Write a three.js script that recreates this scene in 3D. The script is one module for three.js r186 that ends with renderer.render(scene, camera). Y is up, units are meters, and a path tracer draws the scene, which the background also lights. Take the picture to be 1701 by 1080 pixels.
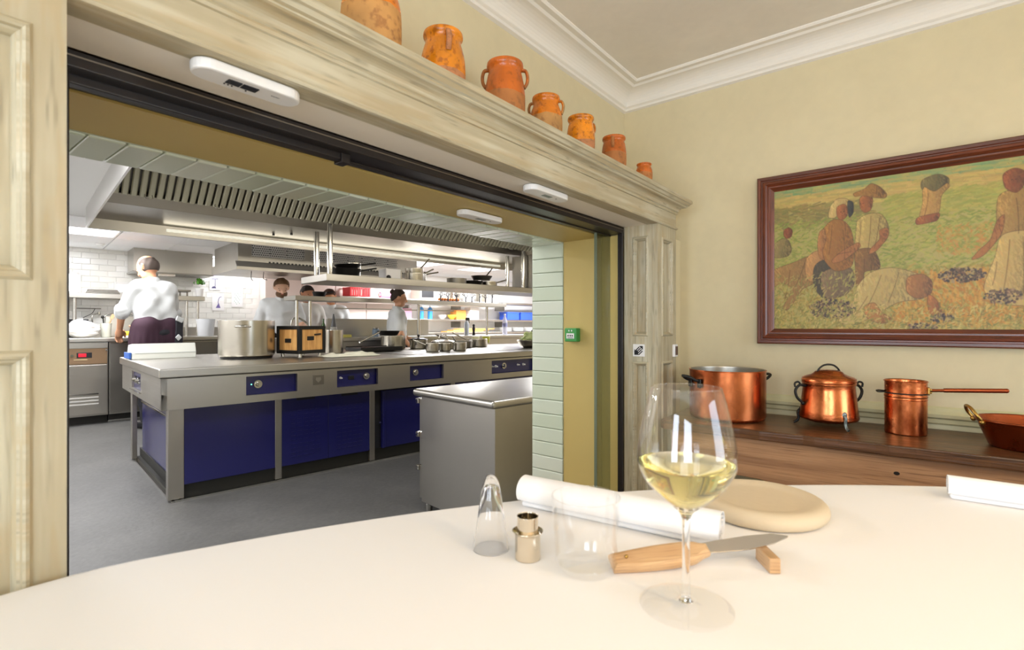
import * as THREE from 'three';
import { RoundedBoxGeometry } from 'three/addons/geometries/RoundedBoxGeometry.js';
import { mergeGeometries } from 'three/addons/utils/BufferGeometryUtils.js';
import { RectAreaLightUniformsLib } from 'three/addons/lights/RectAreaLightUniformsLib.js';

// ---------------------------------------------------------------- camera, sky, daylight, exposure
const EYE = 1.15;
const scene = new THREE.Scene();
const camera = new THREE.PerspectiveCamera(64.55, 1701 / 1080, 0.02, 60);
camera.position.set(0, EYE, 0);
camera.lookAt(0.7807, EYE, -0.6249);
camera.focus = 3.0;
camera.userData.fStop = 8.5;
const renderer = new THREE.WebGLRenderer();
renderer.toneMapping = THREE.LinearToneMapping;
renderer.toneMappingExposure = 1.0;
renderer.shadowMap.enabled = true;
RectAreaLightUniformsLib.init();
scene.background = new THREE.Color(0.86, 0.93, 1.0);
const DAY = new THREE.Color(0.88, 1.0, 1.19), LED = new THREE.Color(0.98, 0.985, 1.02);
const DAY_POWER = 12.0, LED_POWER = 72, LAMP_POWER = 0.85;
// daylight entering by the three dining-room windows (side wall and wall behind the camera), the windows themselves are built below
const WINDOWS = [   // [plane, centre along wall, width, sill, head]
  ['side', -0.40, 0.56, 0.7, 1.85], ['side', 0.95, 0.9, 0.7, 1.85], ['rear', 1.0, 1.2, 0.75, 1.85]];
for (const [plane, c, w, y0, y1] of WINDOWS) {
  const l = new THREE.RectAreaLight(DAY, DAY_POWER * (plane === 'side' ? 0.9 : 0.47), w, y1 - y0);
  const y = (y0 + y1) / 2;
  if (plane === 'side') { l.position.set(-1.93, y, c); l.lookAt(0, y, c); } else { l.position.set(c, y, 2.48); l.lookAt(c, y, 0); }
  l.castShadow = true; l.name = 'daylight'; scene.add(l);
}

// ---------------------------------------------------------------- helpers
let seed = 7;
const rnd = () => { seed = (seed * 1664525 + 1013904223) >>> 0; return seed / 4294967296; };
const rr = (a, b) => a + (b - a) * rnd();
const names = new Map();
function numbered(n) { const k = names.get(n) || 0; names.set(n, k + 1); return k ? `${n}_${String(k).padStart(3, '0')}` : n; }
function clean(g) {
  const q = g.index ? g.toNonIndexed() : g.clone();
  for (const k of Object.keys(q.attributes)) if (!['position', 'normal', 'uv'].includes(k)) q.deleteAttribute(k);
  if (!q.attributes.normal) q.computeVertexNormals();
  if (!q.attributes.uv) q.setAttribute('uv', new THREE.BufferAttribute(new Float32Array(q.attributes.position.count * 2), 2));
  q.morphAttributes = {}; q.groups = [];
  return q;
}
function join(list) { list = list.flat(9); return list.length === 1 ? list[0] : mergeGeometries(list.map(clean)); }
// uv in metres, by the axis each face looks along; swap turns the grain by 90 degrees
function muv(g, swap = false, s = 1) {
  const q = clean(g), p = q.attributes.position, uv = q.attributes.uv, a = new THREE.Vector3(), b = new THREE.Vector3(), c = new THREE.Vector3(), n = new THREE.Vector3();
  for (let i = 0; i < p.count; i += 3) {
    a.fromBufferAttribute(p, i); b.fromBufferAttribute(p, i + 1); c.fromBufferAttribute(p, i + 2);
    n.copy(b).sub(a).cross(c.clone().sub(a));
    const x = Math.abs(n.x), y = Math.abs(n.y), z = Math.abs(n.z);
    [a, b, c].forEach((v, k) => {
      let u, w;
      if (x >= y && x >= z) { u = v.z; w = v.y; } else if (y >= z) { u = v.x; w = v.z; } else { u = v.x; w = v.y; }
      if (swap) [u, w] = [w, u];
      uv.setXY(i + k, u * s, w * s);
    });
  }
  return q;
}
const T = (g, x = 0, y = 0, z = 0) => g.translate(x, y, z);
const box = (w, h, d, x = 0, y = 0, z = 0) => T(new THREE.BoxGeometry(w, h, d), x, y, z);
const bx = (x0, x1, y0, y1, z0, z1) => box(x1 - x0, y1 - y0, z1 - z0, (x0 + x1) / 2, (y0 + y1) / 2, (z0 + z1) / 2);
const rbox = (w, h, d, r = 0.004, x = 0, y = 0, z = 0, seg = 2) => T(new RoundedBoxGeometry(w, h, d, seg, Math.min(r, w / 2.01, h / 2.01, d / 2.01)), x, y, z);
const rbx = (x0, x1, y0, y1, z0, z1, r = 0.004) => rbox(x1 - x0, y1 - y0, z1 - z0, r, (x0 + x1) / 2, (y0 + y1) / 2, (z0 + z1) / 2);
const cyl = (r0, r1, h, x = 0, y = 0, z = 0, seg = 24, open = false) => T(new THREE.CylinderGeometry(r1, r0, h, seg, 1, open), x, y + h / 2, z);
const lathe = (pts, seg = 48) => new THREE.LatheGeometry(pts.map(([x, y]) => new THREE.Vector2(Math.max(x, 1e-4), y)), seg);
const V = (x, y, z) => new THREE.Vector3(x, y, z);
const tube = (pts, r, seg = 24, rad = 8, closed = false) => new THREE.TubeGeometry(new THREE.CatmullRomCurve3(pts.map((p) => V(...p)), closed), seg, r, rad, closed);
function bar(a, b, r, seg = 12) {                 // straight round bar between two points
  const A = V(...a), B = V(...b), g = new THREE.CylinderGeometry(r, r, A.distanceTo(B), seg);
  g.applyQuaternion(new THREE.Quaternion().setFromUnitVectors(V(0, 1, 0), B.clone().sub(A).normalize()));
  return T(g, ...A.add(B).multiplyScalar(0.5).toArray());
}
const sph = (r, x = 0, y = 0, z = 0, sx = 1, sy = 1, sz = 1, seg = 20) => T(new THREE.SphereGeometry(r, seg, Math.ceil(seg * 0.7)).scale(sx, sy, sz), x, y, z);
function ext(pts, depth, bevel = 0, holes = []) {
  const s = new THREE.Shape(pts.map(([x, y]) => new THREE.Vector2(x, y)));
  for (const h of holes) s.holes.push(new THREE.Path(h.map(([x, y]) => new THREE.Vector2(x, y))));
  return new THREE.ExtrudeGeometry(s, { depth, bevelEnabled: bevel > 0, bevelSize: bevel, bevelThickness: bevel, bevelSegments: 2, steps: 1, curveSegments: 12 });
}
// moulding: profile [[out, up], ...] swept with mitres along a path in the plane [[x, z], ...]; out is to the right of travel
function mould(profile, path, closed = false) {
  const n = path.length, rows = [];
  for (let i = 0; i < n; i++) {
    const p = path[i], a = path[closed ? (i + n - 1) % n : Math.max(i - 1, 0)], b = path[closed ? (i + 1) % n : Math.min(i + 1, n - 1)];
    const d = (u, v) => { const l = Math.hypot(v[0] - u[0], v[1] - u[1]) || 1; return [(v[0] - u[0]) / l, (v[1] - u[1]) / l]; };
    let d0 = d(a, p), d1 = d(p, b);
    if (!closed && i === 0) d0 = d1;
    if (!closed && i === n - 1) d1 = d0;
    const n0 = [-d0[1], d0[0]], n1 = [-d1[1], d1[0]], k = 1 + n0[0] * n1[0] + n0[1] * n1[1], m = [(n0[0] + n1[0]) / k, (n0[1] + n1[1]) / k];
    rows.push(profile.map(([o, y]) => [p[0] + m[0] * o, y, p[1] + m[1] * o]));
  }
  const pos = [], m = closed ? n : n - 1;
  for (let i = 0; i < m; i++) for (let j = 0; j < profile.length - 1; j++) {
    const A = rows[i][j], B = rows[i][j + 1], C = rows[(i + 1) % n][j + 1], D = rows[(i + 1) % n][j];
    pos.push(...A, ...B, ...C, ...A, ...C, ...D);
  }
  const g = new THREE.BufferGeometry(); g.setAttribute('position', new THREE.Float32BufferAttribute(pos, 3)); g.computeVertexNormals();
  return muv(g);
}
function mesh(name, geos, mat, parent, props) {
  const g = Array.isArray(geos) ? join(geos) : geos;
  const m = new THREE.Mesh(g, mat); m.castShadow = m.receiveShadow = true;
  m.name = parent ? name : numbered(name);
  (parent || scene).add(m);
  if (props) Object.assign(m.userData, props);
  return m;
}
function tag(o, label, category, group, kind) { Object.assign(o.userData, { label, category }); if (group) o.userData.group = group; if (kind) o.userData.kind = kind; return o; }
function thing(name, label, category, [x, y, z] = [0, 0, 0], turn = 0, group, kind) {
  const o = new THREE.Group(); o.name = numbered(name); o.position.set(x, y, z); o.rotation.y = turn; scene.add(o);
  return tag(o, label, category, group, kind);
}
// the kitchen stands a little askew to the dining-room wall: its own axes (x along the range, -z away from the opening)
const KR = -0.13007, KC = Math.cos(KR), KS = Math.sin(KR);
const K = (x, y, z) => [x * KC + z * KS, y, -x * KS + z * KC];
const kthing = (name, label, category, [x, y, z] = [0, 0, 0], turn = 0, group, kind) => thing(name, label, category, K(x, y > 0.5 && y < 2 ? y + 0.0012 : y, z), KR + turn, group, kind);
function copyOf(o, label, pos, turn, group) {
  const c = o.clone(); c.name = numbered(o.name.replace(/_\d{3}$/, '')); c.userData = { ...o.userData, label }; if (group) c.userData.group = group;
  c.position.set(...pos); c.rotation.y = turn; scene.add(c); return c;
}

// ---------------------------------------------------------------- procedural textures
function vnoise(per, sd) {                          // tileable value noise, returns f(u, v) for u, v in [0, 1)
  const [px, py] = Array.isArray(per) ? per : [per, per], a = new Float32Array(px * py); let s = sd * 7919 + 13;
  for (let i = 0; i < a.length; i++) { s = (s * 1664525 + 1013904223) >>> 0; a[i] = s / 4294967296; }
  const f = (t) => t * t * (3 - 2 * t);
  return (u, v) => {
    const x = u * px, y = v * py, x0 = Math.floor(x), y0 = Math.floor(y), tx = f(x - x0), ty = f(y - y0), at = (i, j) => a[((j % py) + py) % py * px + ((i % px) + px) % px];
    return (at(x0, y0) * (1 - tx) + at(x0 + 1, y0) * tx) * (1 - ty) + (at(x0, y0 + 1) * (1 - tx) + at(x0 + 1, y0 + 1) * tx) * ty;
  };
}
function fbm(per, oct, sd) {
  const [px, py] = Array.isArray(per) ? per : [per, per], L = [];
  for (let i = 0; i < oct; i++) L.push(vnoise([px << i, py << i], sd + i * 17));
  return (u, v) => { let s = 0, w = 0, a = 1; for (const n of L) { s += a * n(u, v); w += a; a *= 0.55; } return s / w; };
}
function dtex(w, h, fn, srgb, repeat) {
  const d = new Uint8Array(w * h * 4);
  for (let j = 0; j < h; j++) for (let i = 0; i < w; i++) {
    const c = fn((i + 0.5) / w, (j + 0.5) / h), k = (j * w + i) * 4;
    const q = typeof c === 'number' ? [c, c, c] : c;
    for (let m = 0; m < 3; m++) d[k + m] = Math.max(0, Math.min(255, q[m]));
    d[k + 3] = 255;
  }
  const t = new THREE.DataTexture(d, w, h); t.wrapS = t.wrapT = THREE.RepeatWrapping; t.magFilter = t.minFilter = THREE.LinearFilter;
  if (srgb) t.colorSpace = THREE.SRGBColorSpace;
  if (repeat) t.repeat.set(...repeat);
  t.needsUpdate = true; return t;
}
const mixc = (a, b, t) => [a[0] + (b[0] - a[0]) * t, a[1] + (b[1] - a[1]) * t, a[2] + (b[2] - a[2]) * t];
const clamp = (x, a = 0, b = 1) => Math.max(a, Math.min(b, x)), sstep = (a, b, x) => { const t = clamp((x - a) / (b - a)); return t * t * (3 - 2 * t); };
const std = (color, roughness = 0.6, metalness = 0, extra = {}) => new THREE.MeshStandardMaterial({ color, roughness, metalness, ...extra });
const phy = (color, roughness = 0.5, extra = {}) => new THREE.MeshPhysicalMaterial({ color, roughness, ...extra });

// limed oak: long streaks along u, pale wash lying in the grain
function washTex(base, wash, dark, sd) {
  const a = fbm([3, 60], 3, sd), b = fbm([6, 8], 4, sd + 50), c = fbm([10, 160], 2, sd + 90), rub = fbm([5, 36], 3, sd + 130);   // rub: bare wood where the lime wash is worn through
  return dtex(512, 512, (u, v) => { let q = mixc(base, wash, sstep(0.35, 0.75, a(u, v) * 0.6 + b(u, v) * 0.4)); q = mixc(q, [176, 132, 74], sstep(0.56, 0.68, rub(u, v)) * 0.13); return mixc(q, dark, sstep(0.55, 0.8, c(u, v)) * 0.55 * sstep(0.4, 0.65, b(v, u))); }, true);
}
const grain = (() => { const a = fbm([3, 70], 3, 5); return dtex(512, 512, (u, v) => 255 * a(u, v)); })();
const limedOak = washTex([180, 168, 138], [200, 192, 166], [138, 128, 104], 3);
function woodTex(lo, hi, dark, sd, rings = 26) {
  const a = fbm([2, rings], 4, sd), b = fbm([4, 4], 4, sd + 9), c = fbm([8, 220], 2, sd + 31);
  return dtex(1024, 512, (u, v) => { const g = a(u, v + 0.02 * b(u, v)); let q = mixc(lo, hi, sstep(0.25, 0.75, g)); q = mixc(q, dark, sstep(0.62, 0.8, c(u, v)) * 0.55); return mixc(q, dark, sstep(0.6, 0.9, b(u, v)) * 0.25); }, true);
}
const darkOak = woodTex([78, 50, 30], [112, 74, 44], [44, 28, 18], 41), paleOak = woodTex([150, 108, 74], [182, 138, 98], [112, 76, 50], 51, 14), frameWood = woodTex([84, 38, 20], [120, 58, 32], [52, 24, 14], 61, 30);
const handleWood = woodTex([190, 150, 106], [214, 178, 134], [150, 110, 74], 71, 18), crateWood = woodTex([196, 140, 76], [222, 172, 104], [156, 104, 54], 81, 12);
const plasterBump = (() => { const a = fbm(24, 4, 91); return dtex(512, 512, (u, v) => 255 * a(u, v)); })();
const plasterTone = (base) => { const a = fbm(5, 4, 92), b = fbm(40, 2, 93); return dtex(256, 256, (u, v) => { const k = 0.965 + 0.05 * a(u, v) + 0.02 * b(u, v); return base.map((c) => c * k); }, true); };
const brushed = (() => { const a = fbm([2, 256], 2, 101), b = fbm(6, 3, 102); return dtex(512, 512, (u, v) => 255 * (0.55 * a(u, v) + 0.45 * b(u, v))); })();
const steelRough = (() => { const a = fbm([2, 200], 2, 111), b = fbm(5, 4, 112); return dtex(512, 512, (u, v) => 255 * (0.62 + 0.18 * a(u, v) + 0.2 * b(u, v))); })();
const linen = dtex(256, 256, (u, v) => 128 + 60 * Math.sin(u * 256 * Math.PI) * Math.sin(v * 256 * Math.PI) + 30 * Math.sin(v * 128 * Math.PI));
const vinyl = (() => { const a = fbm(7, 5, 121), b = fbm(120, 2, 122); return dtex(1024, 1024, (u, v) => { const k = 0.86 + 0.2 * a(u, v) + 0.14 * (b(u, v) - 0.5); return [92 * k, 91 * k, 88 * k]; }, true); })();
const vinylBump = (() => { const a = fbm(40, 3, 131), b = fbm(9, 3, 132); return dtex(512, 512, (u, v) => 255 * (0.6 * a(u, v) + 0.4 * b(u, v))); })();
const copperTone = (() => { const a = fbm(6, 5, 141), b = fbm([30, 30], 3, 142); return dtex(512, 512, (u, v) => mixc([216, 128, 78], [160, 80, 44], sstep(0.35, 0.75, 0.7 * a(u, v) + 0.3 * b(u, v))), true); })();
const copperRough = (() => { const a = fbm(9, 5, 145); return dtex(256, 256, (u, v) => 255 * (0.5 + 0.5 * a(u, v))); })();
const hammered = (() => { const a = fbm(26, 2, 146); return dtex(256, 256, (u, v) => 255 * a(u, v)); })();
function withRepeat(t, x, y) { const c = t.clone(); c.repeat.set(x, y); c.needsUpdate = true; return c; }

// ---------------------------------------------------------------- shared materials
const M = {
  wall: std(0xffffff, 0.85, 0, { map: plasterTone([217, 203, 165]), bumpMap: plasterBump, bumpScale: 0.0006 }),
  wallLow: std(0xd3cda6, 0.7, 0, { bumpMap: plasterBump, bumpScale: 0.0006 }),
  ceiling: std(0xffffff, 0.9, 0, { map: plasterTone([238, 229, 214]), bumpMap: plasterBump, bumpScale: 0.0005 }),
  cornice: std(0xf0e8da, 0.8),
  soffit: std(0xf2e9d9, 0.5),
  limedOak: std(0xffffff, 0.55, 0, { map: withRepeat(limedOak, 1.6, 1.6), bumpMap: withRepeat(grain, 1.6, 1.6), bumpScale: 0.0008 }),
  mustard: std(0xc8b068, 0.5, 0, { bumpMap: plasterBump, bumpScale: 0.0003 }),
  darkFrame: std(0x1c1411, 0.35),
  tile: phy(0xd3dcc6, 0.22, { clearcoat: 0.4, clearcoatRoughness: 0.1 }),
  whiteTile: phy(0xf1f0ea, 0.2, {}),
  pane: phy(0xe4efe6, 0.02, { transmission: 1, thickness: 0, ior: 1.5 }),
  whitePlastic: phy(0xeeebe6, 0.35),
  blackPlastic: std(0x15151a, 0.4),
  steel: std(0xb6b2aa, 0.42, 1, { roughnessMap: steelRough, bumpMap: brushed, bumpScale: 0.00008 }),
  steelV: std(0xb6b2aa, 0.42, 1, { roughnessMap: steelRough, bumpMap: brushed, bumpScale: 0.00008 }),
  steelDark: std(0x8f8b84, 0.45, 1, { roughnessMap: steelRough }),
  steelPolish: std(0xc8c6c0, 0.16, 1),
  steelPan: std(0xbdb8ac, 0.26, 1),
  iron: std(0x2c2b29, 0.5, 0.6),
  blackPan: std(0x1b1a19, 0.42, 0.4),
  blue: phy(0x17185a, 0.28, { clearcoat: 0.5, clearcoatRoughness: 0.15 }),
  plinth: std(0x16150f, 0.5),
  vinyl: std(0xffffff, 0.55, 0, { map: withRepeat(vinyl, 0.5, 0.5), bumpMap: vinylBump, bumpScale: 0.0015 }),
  copper: std(0xffffff, 0.36, 1, { map: copperTone, roughnessMap: copperRough, bumpMap: hammered, bumpScale: 0.0004 }),
  copperDark: std(0x9c5030, 0.4, 1, { roughnessMap: copperRough }),
  brass: std(0xb08d4a, 0.35, 1),
  tinned: std(0xb8b2a6, 0.35, 1),
  silver: std(0xe4d8c4, 0.13, 1),
  cloth: phy(0xf4f1ee, 0.9, { bumpMap: withRepeat(linen, 14, 14), bumpScale: 0.0002, sheen: 0.2, sheenRoughness: 0.8 }),
  napkin: phy(0xf6f4f2, 0.9, { bumpMap: withRepeat(linen, 10, 10), bumpScale: 0.00025 }),
  darkOak: std(0xffffff, 0.32, 0, { map: withRepeat(darkOak, 1.3, 1.6), bumpMap: withRepeat(grain, 1.3, 2), bumpScale: 0.0015 }),
  paleOak: std(0xffffff, 0.62, 0, { map: withRepeat(paleOak, 1.3, 2.6), bumpMap: withRepeat(grain, 1.3, 2), bumpScale: 0.0012 }),
  frameWood: phy(0xffffff, 0.34, { map: withRepeat(frameWood, 1.5, 3), clearcoat: 0.35, clearcoatRoughness: 0.25 }),
  handleWood: phy(0xffffff, 0.4, { map: withRepeat(handleWood, 4, 5), clearcoat: 0.2, clearcoatRoughness: 0.3 }),
  crateWood: std(0xffffff, 0.6, 0, { map: withRepeat(crateWood, 2, 3) }),
  stone: std(0xd2c0a2, 0.75, 0, { bumpMap: withRepeat(plasterBump, 3, 3), bumpScale: 0.0006 }),
  glass: phy(0xffffff, 0.0, { transmission: 1, thickness: 0.01, ior: 1.5 }),
  thin: phy(0xffffff, 0.0, { transmission: 1, thickness: 0, ior: 1.75 }),
  white: std(0xf2f1ee, 0.7),
  paper: std(0xf7f6f2, 0.85),
};

// ================================================================ DINING ROOM: shell
const S = 'structure';
tag(mesh('floor', muv(bx(-1.95, 2.05, -0.08, 0, -1.26, 2.5)), std(0x8c6a48, 0.5)), 'wooden dining room floor beneath the white table', 'floor', null, S);
tag(mesh('ceiling', muv(bx(-2.1, 2.2, 2.145, 2.3, -1.26, 2.65)), M.ceiling), 'pale cream plaster ceiling over the dining table', 'ceiling', null, S);
tag(mesh('wall_right', [muv(bx(2.05, 2.2, 0.9, 2.3, -1.26, 2.65))], M.wall), 'cream plaster wall that carries the framed painting', 'wall', null, S);
tag(mesh('wall_right_dado', muv(bx(2.052, 2.2, 0, 0.9, -1.26, 2.65)), M.wallLow), 'pale green dado of the wall behind the copper pots', 'wall', null, S);
function holedWall(name, label, along, far, windows) {      // wall with window openings; along: [from, to]
  const g = [], ws = windows.slice().sort((a, b) => a[1] - b[1]); let p = along[0];
  for (const [, c, w, y0, y1] of ws) { g.push([p, c - w / 2, 0, 2.3], [c - w / 2, c + w / 2, 0, y0], [c - w / 2, c + w / 2, y1, 2.3]); p = c + w / 2; }
  g.push([p, along[1], 0, 2.3]);
  tag(mesh(name, g.map(([a, b, y0, y1]) => muv(far === 'side' ? bx(-2.1, -1.95, y0, y1, a, b) : bx(a, b, y0, y1, 2.5, 2.65))), M.wall), label, 'wall', null, S);
}
holedWall('wall_left', 'cream wall with two tall garden windows beside the table', [-1.26, 2.65], 'side', WINDOWS.filter((w) => w[0] === 'side'));
holedWall('wall_back', 'cream wall with one wide window facing the kitchen opening', [-2.1, 2.2], 'rear', WINDOWS.filter((w) => w[0] === 'rear'));
WINDOWS.forEach(([plane, c, w, y0, y1], i) => {
  const o = thing(`window_${i + 1}`, ['tall narrow white window nearest the kitchen opening', 'tall white window further down the side wall', 'wide white casement window in the rear wall'][i], 'window', plane === 'side' ? [-2.03, 0, c] : [c, 0, 2.58], plane === 'side' ? Math.PI / 2 : 0, null, S);
  const f = [bx(-w / 2, w / 2, y1 - 0.05, y1, -0.03, 0.03), bx(-w / 2, w / 2, y0, y0 + 0.06, -0.03, 0.03), bx(-w / 2, -w / 2 + 0.05, y0, y1, -0.03, 0.03), bx(w / 2 - 0.05, w / 2, y0, y1, -0.03, 0.03)];
  mesh('window_frame', f, M.white, o);
  mesh('mullion', [bx(-0.02, 0.02, y0, y1, -0.02, 0.02), ...[1, 2, 3].map((k) => box(w - 0.06, 0.025, 0.03, 0, y0 + (y1 - y0) * k / 4, 0))], M.white, o);
  mesh('window_pane', bx(-w / 2 + 0.04, w / 2 - 0.04, y0 + 0.05, y1 - 0.04, -0.003, 0.003), M.pane, o);
});
// the thick wall between dining room and kitchen
tag(mesh('wall_front', [muv(bx(-4, 12, 1.49, 2.5, -1.25, -1.017)), muv(bx(-4, 0.10, 0, 1.49, -1.25, -0.77)), muv(bx(1.735, 2.05, 0, 1.49, -1.25, -0.77)), muv(bx(2.05, 12, 0, 1.49, -1.25, -1.1)), muv(bx(-4, 0.1, 1.49, 1.6, -1.02, -0.79)), muv(bx(1.735, 2.05, 1.49, 1.6, -1.02, -0.79))], M.wall), 'cream wall between dining room and kitchen above the mantel', 'wall', null, S);
// plaster cornice round the ceiling
{
  const prof = [[0, 2.066], [0.012, 2.07], [0.014, 2.078], [0.02, 2.082]];
  for (let i = 0; i <= 8; i++) { const a = i / 8 * Math.PI / 2; prof.push([0.082 - 0.06 * Math.cos(a), 2.084 + 0.046 * Math.sin(a)]); }
  prof.push([0.086, 2.133], [0.09, 2.136], [0.108, 2.136], [0.113, 2.141], [0.113, 2.15]);
  tag(mesh('trim_1', mould(prof, [[-1.95, -1.017], [2.05, -1.017], [2.05, 2.5]]), M.cornice), 'white coved plaster cornice running round the ceiling', 'cornice', null, S);
  tag(mesh('trim_2', mould([[0, 0.845], [0.006, 0.85], [0.008, 0.862], [0.018, 0.868], [0.02, 0.878], [0.012, 0.886], [0.008, 0.896], [0, 0.9]], [[2.05, -0.73], [2.05, 2.5]]), std(0xcfc99c, 0.6)), 'narrow dado rail along the wall behind the copper pots', 'rail', null, S);
}
// painted plaster reveal (mustard) and glazed tiles on the kitchen side of the opening
tag(mesh('trim_3', [muv(bx(0.10, 1.735, 1.476, 1.495, -1.108, -0.93)), muv(bx(1.709, 1.735, 0, 1.478, -1.108, -0.86)), muv(bx(0.10, 0.133, 0, 1.478, -1.108, -0.86))], M.mustard), 'mustard painted reveal of the kitchen opening', 'reveal', null, S);
{
  const o = thing('trim_4', 'pale glazed tiles lining the kitchen edge of the opening', 'tiling', [0, 0, 0], 0, null, S);
  mesh('grout', [bx(1.7115, 1.735, 0, 1.478, -1.2605, -1.108), bx(0.10, 1.735, 1.4745, 1.495, -1.2605, -1.108), bx(0.10, 0.1305, 0, 1.478, -1.2605, -1.108), bx(1.709, 1.9, 0, 1.7, -1.2605, -1.25), bx(0.0, 1.9, 1.474, 1.7, -1.2605, -1.25)], std(0xb9bda8, 0.8), o);
  const tiles = [M.tile, phy(0xcbd6bd, 0.24, { clearcoat: 0.4, clearcoatRoughness: 0.1 }), phy(0xdbe1cf, 0.2, { clearcoat: 0.4, clearcoatRoughness: 0.1 })];
  const gj = rbox(0.009, 0.0548, 0.149, 0.0035), gs = rbox(0.0548, 0.009, 0.149, 0.0035);
  for (let k = 0; k < 26; k++) { const m = mesh('tile', gj, tiles[Math.floor(rnd() * 3)], o); m.position.set(1.7105 - rr(0, 0.0008), 1.445 - k * 0.0568, -1.184); m.rotation.z = rr(-0.006, 0.006); m.rotation.y = rr(-0.004, 0.004); }
  for (let k = 0; k < 27; k++) { const m = mesh('tile', gs, tiles[Math.floor(rnd() * 3)], o); m.position.set(1.68 - k * 0.0568, 1.474 + rr(0, 0.0008), -1.184); m.rotation.z = rr(-0.012, 0.012); m.rotation.x = rr(-0.006, 0.006); }
}

// ================================================================ the limed-oak portal with its mantel shelf
function ring(x0, x1, y0, y1, prof) { return mould(prof, [[x0, -y1], [x1, -y1], [x1, -y0], [x0, -y0]], true).rotateX(Math.PI / 2); }
function panelled(x0, x1, y0, y1, holes, th = 0.02) {          // board in the xy plane, face at z = 0, with sunk panels
  const H = holes.map(([a, b, c, d]) => [[a, c], [b, c], [b, d], [a, d]]);
  const board = muv(ext([[x0, y0], [x1, y0], [x1, y1], [x0, y1]], th, 0, H).translate(0, 0, -th), true);
  const panel = holes.map(([a, b, c, d]) => muv(bx(a - 0.005, b + 0.005, c - 0.005, d + 0.005, -th - 0.004, -th + 0.006), true));
  const beads = holes.map(([a, b, c, d]) => ring(a, b, c, d, [[-0.002, 0], [0.001, 0.0035], [0.004, 0.0045], [0.0065, 0.003], [0.0075, -0.002], [0.010, -0.004], [0.0125, -0.0085], [0.0135, -0.015]]));
  return { board, panel, beads };
}
{
  const o = thing('mantel_surround', 'limed oak portal and mantel shelf framing the kitchen opening', 'mantel');
  const put = (nm, g, m, f) => { const q = join([g].flat(3)); if (f) f(q); return mesh(nm, q, m, o); };
  // left pilaster, seen close
  let p = panelled(-0.27, 0.133, 0, 1.505, [[-0.23, 0.104, 0.12, 1.122], [-0.23, 0.104, 1.198, 1.46]]);
  const L = (g) => g.translate(0, 0, -0.72);
  put('pilaster', p.board, M.limedOak, L); put('sunk_panel', p.panel, M.limedOak, L); put('panel_bead', p.beads, M.limedOak, L);
  put('pilaster_side', muv(bx(0.113, 0.133, 0, 1.503, -0.8465, -0.74), true), M.limedOak);
  // right pilaster front and its jamb
  p = panelled(1.709, 1.875, 0, 1.505, [[1.742, 1.838, 0.12, 1.018], [1.742, 1.838, 1.112, 1.458]]);
  put('pilaster', p.board, M.limedOak, L); put('sunk_panel', p.panel, M.limedOak, L); put('panel_bead', p.beads, M.limedOak, L);
  put('pilaster_side', muv(bx(1.855, 1.875, 0, 1.505, -0.80, -0.74), true), M.limedOak);
  p = panelled(0, 0.1065, 0, 1.505, [[0.034, 0.09, 0.12, 1.018], [0.034, 0.09, 1.112, 1.462]]);
  const J = (g) => g.rotateY(-Math.PI / 2).translate(1.709, 0, -0.847);
  put('jamb_board', p.board, M.limedOak, J); put('sunk_panel', p.panel, M.limedOak, J); put('panel_bead', p.beads, M.limedOak, J);
  // frieze board, soffit, crown moulding, shelf
  put('frieze', muv(bx(-0.6, 1.875, 1.503, 1.58, -0.76, -0.72)), M.limedOak);
  put('frieze_bead', mould([[0, 1.503], [0.004, 1.5035], [0.006, 1.507], [0.004, 1.511], [0, 1.512]], [[-0.6, -0.72], [1.875, -0.72], [1.875, -1.0]]), M.limedOak);
  put('soffit', muv(bx(0.133, 1.709, 1.5035, 1.52, -0.8475, -0.722)), M.soffit);
  const crown = [[0, 1.558], [0.004, 1.559], [0.006, 1.563], [0.004, 1.567], [0.007, 1.569]];
  for (let i = 0; i <= 6; i++) { const a = i / 6 * Math.PI / 2; crown.push([0.028 - 0.02 * Math.cos(a), 1.571 + 0.014 * Math.sin(a)]); }
  crown.push([0.031, 1.587], [0.031, 1.59], [0.036, 1.592], [0.041, 1.598], [0.045, 1.6], [0.0465, 1.606], [0.045, 1.6125]);
  put('crown_moulding', mould(crown, [[-0.6, -0.72], [1.875, -0.72], [1.875, -1.0]]), M.limedOak);
  put('shelf', muv(bx(-0.6, 1.919, 1.601, 1.6125, -1.017, -0.6765)), M.limedOak);
  put('shelf_core', muv(bx(-0.6, 1.875, 1.52, 1.601, -1.017, -0.76)), M.limedOak);
}
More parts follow.
